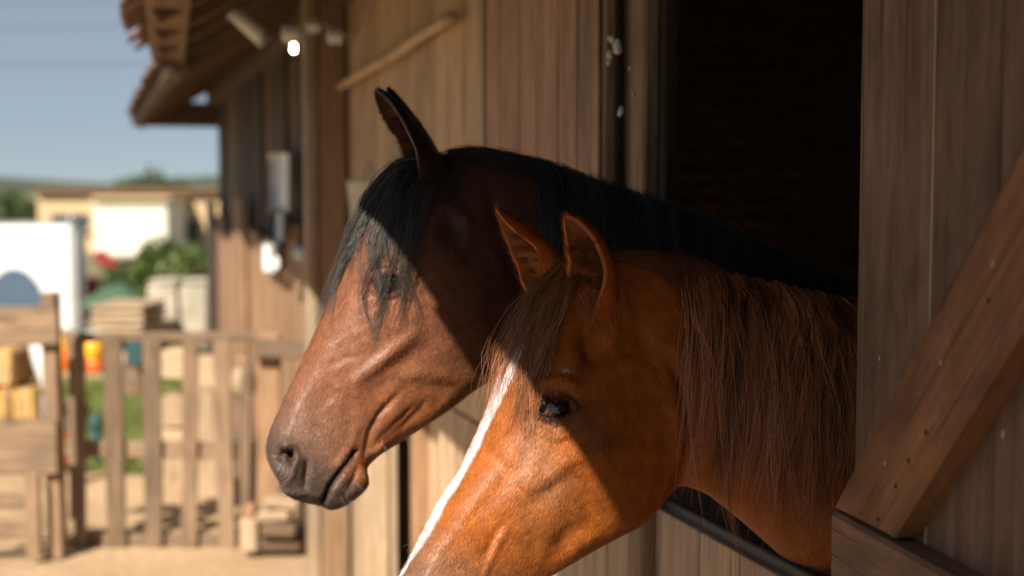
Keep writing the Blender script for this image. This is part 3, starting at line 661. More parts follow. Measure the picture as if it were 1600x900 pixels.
def seg_dist(X, Y, poly):                             # distance to a polyline, and position along it
    best = np.full(X.shape, 1e9); along = np.zeros(X.shape); n = len(poly)-1
    for k in range(n):
        (ax, ay), (bx, by) = poly[k], poly[k+1]; L = (bx-ax)**2+(by-ay)**2
        s = np.clip(((X-ax)*(bx-ax)+(Y-ay)*(by-ay))/L, 0, 1)
        d = np.hypot(X-ax-s*(bx-ax), Y-ay-s*(by-ay)); u = d < best
        best = np.where(u, d, best); along = np.where(u, (k+s)/n, along)
    return best, along
def sm(x, a, b): q = np.clip((x-a)/(b-a), 0, 1); return q*q*(3-2*q)
def groove(X, Y, poly, wid, amp, fade=True):
    d, a = seg_dist(X, Y, poly)
    g = np.exp(-(d/wid)**2)*amp
    return g*np.sin(np.clip(a, .02, .98)*np.pi)**.6 if fade else g
def blob(X, Y, cx, cy, rx, ry, ang, amp, p=2):
    c, s = math.cos(R(ang)), math.sin(R(ang)); x = ((X-cx)*c+(Y-cy)*s)/rx; y = (-(X-cx)*s+(Y-cy)*c)/ry
    return amp*np.exp(-(x*x+y*y)**(p/2))
def grid_normals(G):
    du = np.gradient(G, axis=0); dv = np.gradient(G, axis=1); n = np.cross(du, dv)
    return n/np.maximum(np.linalg.norm(n, axis=-1, keepdims=True), 1e-9)
def ear_data(base, ctrl, tip, opening, L_w, A0=150, A1=75, thick=.0065, NH=36, NA=26, curl=0.0):
    base, ctrl, tip = map(np.array, (base, ctrl, tip)); o0 = np.array(opening, float); o0 /= np.linalg.norm(o0)
    V = []; inner = []
    for side in (0, 1):
        for i in range(NH):
            h = i/(NH-1); c = (1-h)**2*base+2*h*(1-h)*ctrl+h*h*tip
            t = 2*(1-h)*(ctrl-base)+2*h*(tip-ctrl); t /= np.linalg.norm(t)
            o = o0-t*(o0@t); o /= np.linalg.norm(o); s = np.cross(t, o)
            wv = L_w*(np.interp(h, [0, .15, .38, .6, .8, .93, 1], [.86, .92, 1, .92, .66, .40, .14]))
            A = R(np.interp(h, [0, .25, .5, .8, 1], [A0, (A0+A1)/2+12, A1+6, A1, A1-8]))
            r = max(wv-(thick if side else 0), .0012)
            for k in range(NA):
                a = -A+2*A*k/(NA-1)
                p = c+s*r*math.sin(a)*(1 if A < 1.57 else 1)-o*r*.85*math.cos(a)
                if side: p = p+o*.0012
                V.append(p+o*wv*.5); inner.append(side)
    F = []; n1 = NH*NA
    for i in range(NH-1):
        for k in range(NA-1):
            a = i*NA+k; q = [a, a+1, a+NA+1, a+NA]; F.append(q); F.append([x+n1 for x in q[::-1]])
        F.append([i*NA, (i+1)*NA, (i+1)*NA+n1, i*NA+n1]); e = i*NA+NA-1; F.append([e, e+n1, e+NA+n1, e+NA])
    for k in range(NA-1):
        a = (NH-1)*NA+k; F.append([a, a+1, a+1+n1, a+n1])
    hh = np.tile(np.repeat(np.linspace(0, 1, NH), NA), 2)
    return np.array(V), np.array(F), np.array(inner), hh
VC = np.array([0, .12, .35, .6, .85, 1.0])
class Horse:
    def __init__(s, name, O, F, stations, trunk, npers, lat, sculpt, coat_colour, ears, shrink=1.0):
        s.name = name; s.O = Vector(O); F = Vector(F).normalized(); s.B = -F; s.n = Vector((-F.y, F.x, 0)); s.Z = Vector((0, 0, 1))
        rows = []
        for T, Bp, W in stations:
            r = []
            for (px, py) in (T, Bp):
                d = ray(px, py); P = CAM + d*((s.O-CAM).dot(s.n)/d.dot(s.n)) - s.O
                r += [P.dot(s.B), P.dot(s.Z)]
            rows.append(r+list(W))
        for T, Bp, W in trunk: rows.append([*T, *Bp, *W])
        C = hermite(rows, npers); s.C = C; NU = len(C); NV = 180; s.NU, s.NV = NU, NV
        k = np.arange(NV+1)/NV; v = .55*(1-np.cos(np.pi*k))/2+.45*k
        W = np.zeros((NU, NV+1))
        CW = C[:, 4:10]
        for i in range(NU): W[i] = np.interp(v, VC, CW[i])
        ker = np.array([1, 4, 6, 4, 1])/16.
        for _ in range(200):
            Wp = np.pad(W, ((0, 0), (2, 2)), 'edge'); W = sum(ker[j]*Wp[:, j:j+NV+1] for j in range(5))
        x = np.minimum(v, 1-v); rho = .13; rd = np.sqrt(np.clip(1-(1-np.minimum(x/rho, 1))**2, 0, 1))
        W = W*rd[None]
        st = C[:, None, 0:2]*(1-v)[None, :, None] + C[:, None, 2:4]*v[None, :, None]
        latc = lat(st[..., 0])
        O = np.array(s.O); B = np.array(s.B); n = np.array(s.n); Z = np.array((0, 0, 1.0))
        mid = O + st[..., :1]*B + st[..., 1:]*Z + latc[..., None]*n
        L = mid + W[..., None]*n
        X, Y = project(L)
        N = grid_normals(L); sign = np.sign((N*n).sum(-1).mean()); N = N*sign
        D = sculpt(X, Y, L)
        edge = sm(x, 0.0, .05)[None]
        D = D*edge
        Nl = N.copy(); L2 = L + N*D[..., None]
        # keep the midline shut
        L2[:, 0] = mid[:, 0]; L2[:, -1] = mid[:, -1]
        X2, Y2 = project(L2); s.px, s.py = X2, Y2; s.L = L2; s.N = grid_normals(L2)*sign
        rel = L2-mid; c = rel@n
        Rr = mid + (rel - 2*c[..., None]*n)             # mirrored right side
        nl = NU*(NV+1)
        idx = np.arange(nl).reshape(NU, NV+1)
        ridx = np.full((NU, NV+1), -1); ridx[:, 0] = idx[:, 0]; ridx[:, -1] = idx[:, -1]
        ridx[:, 1:-1] = nl+np.arange(NU*(NV-1)).reshape(NU, NV-1)
        V = np.concatenate([L2.reshape(-1, 3), Rr[:, 1:-1].reshape(-1, 3)])
        q = lambda I: np.stack([I[:-1, :-1], I[:-1, 1:], I[1:, 1:], I[1:, :-1]], -1).reshape(-1, 4)
        F1 = q(idx); F2 = q(ridx)[:, ::-1]
        if sign < 0: F1, F2 = F1[:, ::-1], F2[:, ::-1]
        colL = coat_colour(X2, Y2, L2); colR = colL[:, 1:-1]
        Cc = np.concatenate([colL.reshape(-1, 3), colR.reshape(-1, 3)]); Fs = [F1, F2]; Vs = [V]; Cs = [Cc]; off = len(V)
        s.bvh = BVHTree.FromPolygons([Vector(p) for p in V], [tuple(map(int, f)) for f in np.concatenate(Fs)])
        for e in ears:
            ev, ef, inn, hh = ear_data(*e['geo'], **e.get('kw', {}))
            Vs.append(ev); Fs.append(ef+off); Cs.append(e['col'](inn, hh, ev)); off += len(ev)
        for (hip, foot) in s.legs(lat):
            tv, tf = tube_data([hip, hip.lerp(foot, .3), hip.lerp(foot, .52), hip.lerp(foot, .58), hip.lerp(foot, .82), hip.lerp(foot, .9), foot], [.10, .07, .048, .05, .034, .042, .055], 14, cap=False)
            Vs.append(np.array([tuple(p) for p in tv])); Fs.append(np.array(tf)+off); Cs.append(np.tile(Cc[-1], (len(tv), 1))*.6); off += len(tv)
        s.V = np.concatenate(Vs); s.F = np.concatenate(Fs); s.Cc = np.concatenate(Cs)
    def legs(s, lat):
        out = []
        for sx in (1.55, 2.75):
            for c in (-.15, .15):
                c2 = c+float(lat(np.array(sx+.1)))
                hip = s.O+s.B*sx+s.n*c2+s.Z*(.95-s.O.z); foot = Vector((hip.x, hip.y, 0.0)); out.append((hip, foot))
        return out
    def build(s, mat):
        me = big_mesh(s.V, s.F, mat, name=s.name); colour_attr(me, s.Cc)
        s.obj = bpy.data.objects.new(s.name, me); return link(s.obj)
    def cast(s, pts, lift):
        out = []; last = None; lastn = s.n
        for k, (px, py) in enumerate(pts):
            d = ray(px, py).normalized(); h = s.bvh.ray_cast(CAM, d)
            lf = lift[k] if hasattr(lift, '__len__') else lift
            if h[0] is not None and (last is None or h[3] < last+.12):
                nn = h[1] if h[1].dot(d) < 0 else -h[1]
                P = h[0]+nn*lf; last = h[3]
                if k and prevd is not None and h[3]-lf > prevd+.02: P = CAM+d*(prevd+.01)
            else:
                dd = (last if last else ((s.O-CAM).dot(s.n)/d.dot(s.n))) - lf*.5; P = CAM+d*dd
            prevd = (P-CAM).length; out.append(P)
        return np.array([tuple(p) for p in out])
def strands(guides, K=14):
    """guides: list of (pts3 (m,3), n, spread_root, spread_mid, spread_tip, radius, colour, colour_var, len_var, wave)"""
    Vs, Fs, Cs = [], [], []; off = 0
    for (P, n, s0, s1, s2, rad, col, cv, lv, wave) in guides:
        G = catmull(P, K); T = np.gradient(G, axis=0); T /= np.maximum(np.linalg.norm(T, axis=1, keepdims=True), 1e-9)
        view = G-np.array(CAM); view /= np.linalg.norm(view, axis=1, keepdims=True)
        X = np.cross(T, view); X /= np.maximum(np.linalg.norm(X, axis=1, keepdims=True), 1e-6); Yv = -np.cross(T, X); Yv *= np.sign((Yv*-view).sum(1, keepdims=True)+1e-9)
        q = np.linspace(0, 1, K); sp = np.interp(q, [0, .5, 1], [s0, s1, s2])
        a = RNG.normal(size=(n, 1)); b = np.abs(RNG.normal(size=(n, 1)))*.55
        ln = 1-lv*RNG.random((n, 1))**1.5; tt = np.clip(q[None]*ln, 0, 1)*(K-1)
        i0 = np.minimum(tt.astype(int), K-2); f = (tt-i0)[..., None]
        def smp(A): return A[i0]*(1-f)+A[i0+1]*f
        ph = RNG.uniform(0, 6.28, (n, 1)); fr = RNG.uniform(2, 6, (n, 1))
        wv = wave*np.sin(ph+fr*q[None])*q[None]*RNG.normal(size=(n, 1))
        spv = np.interp(tt/(K-1), [0, .5, 1], [s0, s1, s2])
        S = smp(G)+smp(X)*((a*spv+wv)[..., None])+smp(Yv)*((b*spv)[..., None])
        rr = rad*RNG.uniform(.6, 1.25, (n, 1))*np.interp(q, [0, .1, .7, 1], [.7, 1, .8, .15])[None]
        t2 = np.gradient(S, axis=1); t2 /= np.maximum(np.linalg.norm(t2, axis=-1, keepdims=True), 1e-9)
        u = np.cross(t2, view[None, :, :]); u /= np.maximum(np.linalg.norm(u, axis=-1, keepdims=True), 1e-9); vv = np.cross(t2, u)
        ring = np.stack([S+(u*math.cos(x)+vv*math.sin(x))*rr[..., None] for x in (0.5, 2.6, 4.7)], 2)   # n,K,3,3
        Vs.append(ring.reshape(-1, 3))
        base = (off+np.arange(n)[:, None, None]*K*3+np.arange(K-1)[None, :, None]*3)
        k0 = np.arange(3)[None, None]; k1 = (k0+1) % 3
        Fs.append(np.stack([base+k0, base+k1, base+3+k1, base+3+k0], -1).reshape(-1, 4)); off += n*K*3
        cc = np.array(col)[None]*(1+cv*RNG.normal(size=(n, 1)))
        Cs.append(np.repeat(np.clip(cc, .002, 1), K*3, axis=0))
    return np.concatenate(Vs), np.concatenate(Fs), np.concatenate(Cs)
def shade(c, a, b): f = random.uniform(a, b); return tuple(x*f for x in c)
def lerp_poly(A, B, t): return [(a[0]+(b[0]-a[0])*t, a[1]+(b[1]-a[1])*t) for a, b in zip(A, B)]

def coat_mat(name, rough, sheen, tint):
    k = NT(name); a = k.n('ShaderNodeVertexColor', layer_name='Col')
    tc = k.n('ShaderNodeTexCoord')
    n1 = k.n('ShaderNodeTexNoise', i_Scale=420.0, i_Detail=3.0); k.l(tc.outputs['Object'], n1.inputs['Vector'])
    n2 = k.n('ShaderNodeTexNoise', i_Scale=26.0, i_Detail=5.0); k.l(tc.outputs['Object'], n2.inputs['Vector'])
    n3 = k.n('ShaderNodeTexNoise', i_Scale=95.0, i_Detail=4.0); k.l(tc.outputs['Object'], n3.inputs['Vector'])
    c = k.mix(1.0, a.outputs[0], k.ramp(n2.outputs[0], [(.3, (.80, .78, .76)), (.7, (1.16, 1.16, 1.16))]), 'MULTIPLY')
    c = k.mix(1.0, c, k.ramp(n1.outputs[0], [(.3, (.80, .79, .78)), (.7, (1.2, 1.2, 1.2))]), 'MULTIPLY')
    k.l(c, k.b.inputs['Base Color']); k.b.inputs['Roughness'].default_value = rough
    k.b.inputs['Specular IOR Level'].default_value = .24
    k.b.inputs['Sheen Weight'].default_value = sheen; k.b.inputs['Sheen Tint'].default_value = (*tint, 1); k.b.inputs['Sheen Roughness'].default_value = .4
    k.bump(k.math('ADD', n1.outputs[0], k.math('MULTIPLY', n3.outputs[0], 1.2)), .35, .0012)
    return k.m
def hair_mat(name, rough, spec=.5):
    k = NT(name); a = k.n('ShaderNodeVertexColor', layer_name='Col'); k.l(a.outputs[0], k.b.inputs['Base Color'])
    k.b.inputs['Roughness'].default_value = rough; k.b.inputs['Specular IOR Level'].default_value = spec
    return k.m
M['coat'] = coat_mat('short_horse_coat', .47, .25, (1, .75, .5))
M['hair'] = hair_mat('long_horse_hair', .32)
k = NT('horse_eye'); k.b.inputs['Base Color'].default_value = (.012, .006, .004, 1); k.b.inputs['Roughness'].default_value = .04
k.b.inputs['Coat Weight'].default_value = 1; k.b.inputs['Coat Roughness'].default_value = .02; M['eye'] = k.m

W_HEAD = [(.010,.012,.012,.012,.012,.010), (.020,.028,.034,.034,.030,.020), (.026,.038,.045,.044,.036,.026), (.028,.044,.053,.050,.040,.030),
 (.028,.045,.055,.052,.042,.032), (.027,.043,.054,.053,.043,.032), (.026,.040,.051,.052,.042,.030), (.026,.038,.049,.051,.040,.026),
 (.026,.038,.049,.051,.040,.026), (.027,.040,.053,.055,.042,.026), (.030,.046,.062,.062,.048,.030), (.034,.054,.074,.070,.055,.034),
 (.038,.064,.088,.078,.062,.038), (.042,.076,.098,.084,.066,.040), (.044,.082,.100,.088,.068,.040), (.044,.080,.096,.088,.068,.040),
 (.040,.068,.088,.086,.068,.038), (.032,.055,.080,.084,.068,.036), (.026,.045,.074,.082,.070,.036), (.024,.040,.070,.084,.074,.040),
 (.022,.040,.072,.092,.084,.050), (.022,.042,.080,.105,.100,.060), (.024,.050,.095,.130,.130,.090), (.030,.060,.120,.170,.180,.140), (.040,.080,.150,.210,.230,.200)]
NPER = [8, 10, 14, 16, 18, 18, 18, 18, 20, 26, 28, 30, 30, 30, 30, 28, 24, 20, 18, 18, 18, 14, 12, 10, 8, 8, 6, 6]
TRUNK = [((1.95, 1.50-1.6), (1.60, .72-1.6), (.05, .14, .24, .28, .27, .2)), ((2.6, 1.44-1.6), (2.4, .70-1.6), (.07, .18, .28, .30, .27, .2)),
         ((3.1, 1.46-1.6), (2.95, .82-1.6), (.08, .18, .27, .28, .24, .15)), ((3.32, 1.22-1.6), (3.3, 1.12-1.6), (.04, .06, .08, .08, .06, .04))]
# --- the bay horse behind
ST_BAY = [((441,764),(441,764)), ((435,750),(452,774)), ((425,733),(475,783)), ((417,708),(500,789)), ((418,690),(518,795)), ((424,668),(548,783)),
 ((432,650),(574,757)), ((440,632),(574,730)), ((449,612),(588,714)), ((462,585),(615,696)), ((478,550),(655,670)), ((497,508),(700,640)), ((520,455),(735,613)),
 ((548,398),(768,590)), ((578,345),(797,560)), ((608,300),(818,525)), ((640,270),(830,490)), ((672,252),(836,462)), ((715,243),(850,455)), ((770,248),(885,480)),
 ((840,262),(950,550)), ((930,290),(1040,650)), ((1050,330),(1150,760)), ((1200,396),(1280,880)), ((1340,455),(1400,990))]
def sculpt_bay(X, Y, P):
    D = .0022*vnoise(P, 26, 3, 3) + .0007*vnoise(P, 120, 4, 2)
    # nostril: raised rim, comma-shaped hole, fold behind
    D += blob(X, Y, 447, 712, 26, 32, -20, .007)
    D += groove(X, Y, [(436,692),(448,690),(458,700),(462,715),(458,740),(452,752)], 6, .006)
    D += groove(X, Y, [(434,716),(444,706),(452,706),(455,714)], 7, -.021)
    D += blob(X, Y, 454, 712, 6.5, 9, 10, -.030) + blob(X, Y, 440, 722, 6, 9, 20, -.006)
    D += groove(X, Y, [(481,712),(480,735),(478,765)], 6, -.0085) + groove(X, Y, [(466,690),(474,705),(481,716)], 7, -.003)
    D += groove(X, Y, [(440,768),(460,768),(480,770),(502,774)], 5, .003)
    # mouth
    D += groove(X, Y, [(556,704),(545,716),(530,738),(516,760),(504,790)], 4.0, -.014, False)
    D += groove(X, Y, [(548,730),(534,750),(520,775)], 9, .006) + blob(X, Y, 562, 752, 14, 18, 20, .005)
    D += groove(X, Y, [(560,724),(552,745),(540,772)], 4, -.003)
    D += groove(X, Y, [(553,700),(540,706),(520,735)], 8, .004)
    # folds above the corner of the mouth and along the cheek
    D += groove(X, Y, [(570,722),(574,700),(580,672),(592,650),(612,626),(630,608)], 5.5, -.0065)
    D += groove(X, Y, [(586,690),(602,662),(622,640),(640,624)], 11, .0026)
    D += groove(X, Y, [(622,676),(640,658),(656,640),(668,624)], 6, -.0040)
    D += groove(X, Y, [(610,664),(630,650),(648,632)], 4, -.004)
    D += groove(X, Y, [(640,680),(665,660),(692,634),(705,622)], 8, .004) + groove(X, Y, [(578,708),(590,700),(602,690)], 4, .005)
    D += groove(X, Y, [(655,600),(690,606),(740,600)], 14, -.0025)
    D += groove(X, Y, [(600,590),(630,585),(665,583),(710,590)], 12, .004)
    for k_ in range(7):                                   # fine skin wrinkles by the corner of the mouth
        ox = 4.5*k_; D += groove(X, Y, [(584+ox*1.6,700-ox*.9),(592+ox*1.7,684-ox),(604+ox*1.8,668-ox*1.1)], 2.2, -.0013)
        D += groove(X, Y, [(520+ox*.8,752-ox*1.3),(528+ox*.9,758-ox*1.2),(540+ox,762-ox)], 1.8, -.0010)
    # facial crest, hollow and veins
    D += groove(X, Y, [(545,600),(580,575),(615,545),(655,515)], 11, .0075)
    D += groove(X, Y, [(560,630),(600,600),(640,560),(680,530)], 13, -.004)
    D += groove(X, Y, [(543,655),(546,635),(552,615)], 14, -.0016)
    D += groove(X, Y, [(500,650),(515,632),(530,622)], 6, .0010)
    D += groove(X, Y, [(520,570),(538,559),(555,556),(570,552)], 5, -.0012) + groove(X, Y, [(516,582),(535,572),(565,564)], 10, .0012)
    D += groove(X, Y, [(560,660),(552,690),(548,700)], 7, .003) + groove(X, Y, [(520,600),(505,630),(500,660)], 16, -.003)
    # eye under the forelock, brow, hollow above it, ridges of the cheek
    e = np.hypot((X-608)/24, (Y-442)/15); D += np.where(e < 1.0, -.011*sm(1-e, 0, .25), 0) + .004*np.exp(-((e-1.22)/.2)**2)
    D += groove(X, Y, [(585,420),(610,408),(640,420),(655,445)], 10, .009)
    D += blob(X, Y, 706, 356, 20, 26, 15, -.011) + groove(X, Y, [(672,330),(700,318),(728,340),(735,370)], 10, .005)
    D += groove(X, Y, [(655,440),(690,420),(730,400)], 13, .006)
    D += groove(X, Y, [(830,500),(812,440),(790,380),(770,320),(755,280)], 13, -.006)
    D += blob(X, Y, 740, 490, 70, 60, -50, .006)
    return D
def mixc(c, m, col): return c*(1-m[..., None])+np.array(col)*m[..., None]
def pig_shade_bay(X, Y, P):
    c = np.zeros(X.shape+(3,)); c[:] = (.26, .098, .047)
    nz = vnoise(P, 18, 9, 3)
    ax = (X-545)*-.506+(Y-398)*.863                     # distance down the face
    c = mixc(c, sm(ax+14*nz, 150, 300)*.85, (.22, .115, .076)); c = mixc(c, sm(ax+18*nz, 235, 345)*.9, (.085, .062, .048))
    low, _ = seg_dist(X, Y, [(575,722),(655,670),(745,605)]); c = mixc(c, np.exp(-(low/55)**2)*(ax < 300)*.75, (.26, .085, .022))
    c = mixc(c, sm(X-.35*(Y-400), 560, 760)*.85, (.070, .032, .021)); c = mixc(c, sm(X, 1000, 1500)*.8, (.022, .014, .011))  # upper head darkened in the coat colour to deepen its shade
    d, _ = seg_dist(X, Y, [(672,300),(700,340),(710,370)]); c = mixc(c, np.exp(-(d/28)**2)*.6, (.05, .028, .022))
    c = mixc(c, np.clip(nz, 0, 1)*.18, (.24, .09, .045))
    c = mixc(c, blob(X, Y, 454, 713, 8, 11, 10, .9), (.012, .009, .008)); c = mixc(c, blob(X, Y, 452, 735, 9, 11, 0, .5), (.20, .13, .115))  # nostril hole painted black as deep shade; pinkish flesh below is its own tone
    g, _ = seg_dist(X, Y, [(556,704),(530,738),(504,788)]); c = mixc(c, np.exp(-(g/4)**2)*.8, (.012, .009, .008))
    ey = np.hypot((X-608)/30, (Y-442)/19); c = mixc(c, np.exp(-ey**4)*.85, (.02, .014, .012))
    return c
YB = 2.48
def lat_bay(s_): return -sm(s_, 1.15, 2.1)*.30
def bay_pt(px, py, c): d = ray(px, py); return np.array(CAM + d*((YB-c-CAM.y)/d.y))
def ear_col(dark, mid, inside, tipdark):
    def f(inn, h, P):
        c = np.where(inn[:, None] > 0, np.array(inside)[None], np.array(mid)[None]).astype(float)
        m = sm(h, .62, .98)[:, None]*tipdark; c = c*(1-m)+np.array(dark)*m
        return c*(1+.15*vnoise(P, 90, 5, 2))[:, None]
    return f
bay_ears = [dict(geo=(bay_pt(704, 298, .004), bay_pt(650, 205, .095), bay_pt(588, 141, .072), (-.97, -.20, .1), .046), kw=dict(A0=140, A1=78), col=ear_col((.010,.008,.008), (.030,.018,.013), (.11,.045,.020), .9)),
            dict(geo=(bay_pt(700, 298, -.004), bay_pt(655, 205, -.095), bay_pt(606, 139, -.072), (-.97, .2, .1), .044), kw=dict(A0=140, A1=78), col=ear_col((.010,.008,.008), (.03,.018,.013), (.13,.055,.025), .9))]
bay = Horse('bay_horse', (0, YB, 1.6), (-1, 0, 0), [(a, b, w_) for (a, b), w_ in zip(ST_BAY, W_HEAD)], TRUNK, NPER, lat_bay, sculpt_bay, pig_shade_bay, bay_ears)
# --- the chestnut horse in front
ST_CH = [((600,1036),(600,1036)), ((592,1020),(612,1048)), ((587,1000),(640,1060)), ((588,975),(666,1066)), ((596,952),(698,1064)), ((608,928),(724,1048)),
 ((622,906),(738,1020)), ((636,884),(744,990)), ((651,856),(762,964)), ((668,824),(796,936)), ((692,780),(846,904)), ((718,740),(890,876)), ((742,694),(930,852)),
 ((766,640),(962,836)), ((784,590),(994,820)), ((806,532),(1018,797)), ((832,482),(1036,774)), ((864,444),(1050,760)), ((904,418),(1068,758)), ((956,402),(1104,770)),
 ((1010,400),(1142,797)), ((1070,410),(1184,830)), ((1150,431),(1234,872)), ((1250,453),(1300,932)), ((1350,473),(1385,1012))]
def sculpt_ch(X, Y, P):
    D = .0022*vnoise(P, 24, 13, 3) + .0006*vnoise(P, 120, 14, 2)
    # eye: lids round an almond opening, creases above and below
    dx, dy = X-866, Y-636+ (X-866)*.10
    up = np.where(dy < 0, 12.5, 13.0); e = np.hypot(dx/26, dy/up)
    D += np.where(e < 1.06, -.013*sm(1.06-e, 0, .22), 0) + .0042*np.exp(-((e-1.25)/.17)**2)
    D += groove(X, Y, [(838,628),(850,613),(868,608),(888,613),(902,628)], 4, -.004) + groove(X, Y, [(830,612),(850,594),(880,590),(908,606)], 9, .010)
    D += groove(X, Y, [(845,655),(868,668),(893,658),(906,642)], 3.5, -.0028) + groove(X, Y, [(838,668),(866,682),(900,672)], 7, .003)
    D += groove(X, Y, [(843,640),(836,646)], 3, -.004, False)
    # facial crest, hollow below, muscle edge, veins
    D += groove(X, Y, [(818,770),(838,752),(862,738),(890,712),(930,690),(965,668)], 18, .0062)
    D += groove(X, Y, [(826,790),(848,772),(872,750),(900,732)], 15, -.0040)
    D += groove(X, Y, [(905,735),(915,765),(925,790),(935,815)], 16, -.004)
    D += groove(X, Y, [(930,806),(908,818),(888,834),(868,858),(852,880)], 16, -.0045) + groove(X, Y, [(950,828),(925,836),(905,850),(885,872)], 12, .005)
    D += groove(X, Y, [(800,815),(788,832),(772,862),(762,886),(760,900)], 6, .0030) + groove(X, Y, [(790,812),(776,832),(758,868)], 8, -.0028)
    D += groove(X, Y, [(820,800),(835,822),(842,850),(838,880)], 12, -.0035) + blob(X, Y, 845, 815, 22, 38, -40, .004)
    D += groove(X, Y, [(752,700),(780,720),(800,735)], 12, -.002) + groove(X, Y, [(700,800),(740,830),(770,850)], 20, .003)
    D += groove(X, Y, [(820,690),(800,730),(770,770),(730,820)], 16, -.003)
    D += groove(X, Y, [(845,700),(832,735),(815,765)], 12, .003)
    # cheek plate, its rear edge over the throat, temple and brow
    D += blob(X, Y, 985, 700, 70, 88, 25, .012, 3)
    D += groove(X, Y, [(1066,745),(1078,700),(1078,640),(1062,590),(1040,555)], 13, -.012) + groove(X, Y, [(1048,745),(1056,700),(1054,650),(1040,600)], 16, .005)
    D += groove(X, Y, [(1078,745),(1100,712),(1140,690)], 12, .008)
    D += groove(X, Y, [(905,606),(930,580),(962,560),(990,556)], 12, .008) + blob(X, Y, 925, 545, 17, 30, 5, -.009) + blob(X, Y, 893, 560, 22, 26, 0, .004)
    D += groove(X, Y, [(915,480),(912,520),(922,560)], 11, -.003) + groove(X, Y, [(950,470),(955,510),(960,548)], 12, .003)
    D += groove(X, Y, [(985,500),(1010,540),(1035,600)], 14, -.005)
    return D
def pig_sheen_ch(X, Y, P):
    c = np.zeros(X.shape+(3,)); c[:] = (.40, .108, .017)
    nz = vnoise(P, 16, 19, 3); nf = vnoise(P, 160, 21, 2)
    ax = (X-776)*-.504+(Y-588)*.863
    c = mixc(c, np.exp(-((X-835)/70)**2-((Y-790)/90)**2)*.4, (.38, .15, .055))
    c = mixc(c, sm(ax+16*nz, 205, 330)*.75, (.19, .115, .075)); c = mixc(c, sm(ax+20*nz, 330, 430)*.9, (.075, .052, .04))
    d, _ = seg_dist(X, Y, [(960,838),(905,872),(850,910)]); c = mixc(c, np.exp(-(d/30)**2)*.7, (.40, .12, .018))
    c = mixc(c, np.clip(nz, 0, 1)*.22, (.24, .07, .014))
    e = np.hypot((X-866)/46, (Y-638)/30); c = mixc(c, np.exp(-e**3)*.75, (.10, .058, .042))
    e = np.hypot((X-866)/31, (Y-637)/19.5); c = mixc(c, np.exp(-e**6)*.97, (.012, .009, .008))
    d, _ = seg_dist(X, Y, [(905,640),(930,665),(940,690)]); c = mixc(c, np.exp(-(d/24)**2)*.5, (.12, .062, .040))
    d, _ = seg_dist(X, Y, [(838,690),(850,730),(868,760)]); c = mixc(c, np.exp(-(d/30)**2)*.45, (.34, .175, .10))  # sunlit sheen under the eye put into the coat colour
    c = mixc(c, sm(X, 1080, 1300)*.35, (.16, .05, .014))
    for (qx, qy, r1, r2) in ((885, 577, 6, 3.6), (862, 570, 2.5, 2), (858, 577, 1.6, 1.3)):
        c = mixc(c, np.exp(-(((X-qx)/r1)**2+((Y-qy)/r2)**2)**2)*.9, (.62, .60, .60))
    s.blaze_done = True
    return c
FCH = Vector((-math.cos(R(8)), -math.sin(R(8)), 0)); NCH = Vector((-FCH.y, FCH.x, 0)); OCH = Vector((1.1, 2.12, 1.6)); OCH = OCH + FCH*1.1
def lat_ch(s_): return sm(s_, 1.25, 2.2)*.22
def ch_pt(px, py, c): d = ray(px, py); return np.array(CAM + d*(((OCH-CAM).dot(NCH)+c)/d.dot(NCH)))
class s: pass
oc = (.48, .12, .017)  # ear colours, inside too, lifted towards orange to suggest sunlight passing through
ch_ears = [dict(geo=(ch_pt(938, 484, .024), ch_pt(954, 394, .092), ch_pt(884, 338, .076), (-.91, -.42, .0), .043), kw=dict(A0=135, A1=84), col=ear_col((.20,.055,.012), oc, (.24,.075,.022), .4)),
           dict(geo=(ch_pt(888, 462, -.010), ch_pt(842, 388, -.088), ch_pt(777, 326, -.080), (-.97, -.05, .12), .043), kw=dict(A0=135, A1=84), col=ear_col((.20,.055,.012), oc, (.40,.11,.02), .4))]
chest = Horse('chestnut_horse', OCH, FCH, [(a, b, w_) for (a, b), w_ in zip(ST_CH, W_HEAD)], TRUNK, NPER, lat_ch, sculpt_ch, pig_sheen_ch, ch_ears)
# the white blaze runs down the middle of the face: painted by distance from the midline
def paint_blaze(h):
    O = np.array(h.O); n = np.array(h.n); nb = h.NU*(h.NV+1)+h.NU*(h.NV-1); V = h.V[:nb]; c = (V-O)@n
    u = np.concatenate([np.repeat(np.arange(h.NU), h.NV+1), np.repeat(np.arange(h.NU), h.NV-1)])
    v = np.concatenate([np.tile(np.arange(h.NV+1), h.NU), np.tile(np.arange(1, h.NV), h.NU)])
    cum = np.concatenate([[0], np.cumsum(NPER)]); stn = np.interp(u, cum, np.arange(len(cum)))
    top = sm(-v.astype(float), -60, -45)
    cen = np.interp(stn, [3, 8, 10, 12, 13, 14, 15], [.0, .0, .004, .004, .006, .012, .022])
    wid = np.interp(stn, [2, 5, 8, 9.5, 11, 12.5, 13.5, 14.3, 15.2], [.003, .005, .008, .0115, .0095, .009, .0125, .013, .005])
    nz = vnoise(V, 130, 31, 4)*.0032
    m = (1-sm(np.abs(c-cen)+nz, wid*.6, wid*1.25))*top*(1-sm(stn+nz*90, 15.0, 15.5))
    h.Cc[:nb] = h.Cc[:nb]*(1-m[:, None])+np.array((.74, .70, .66))*m[:, None]
paint_blaze(chest)
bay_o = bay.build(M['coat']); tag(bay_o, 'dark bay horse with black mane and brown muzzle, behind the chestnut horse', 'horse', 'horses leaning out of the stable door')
ch_o = chest.build(M['coat']); tag(ch_o, 'chestnut horse with a white blaze and reddish mane, nearest the camera', 'horse', 'horses leaning out of the stable door')
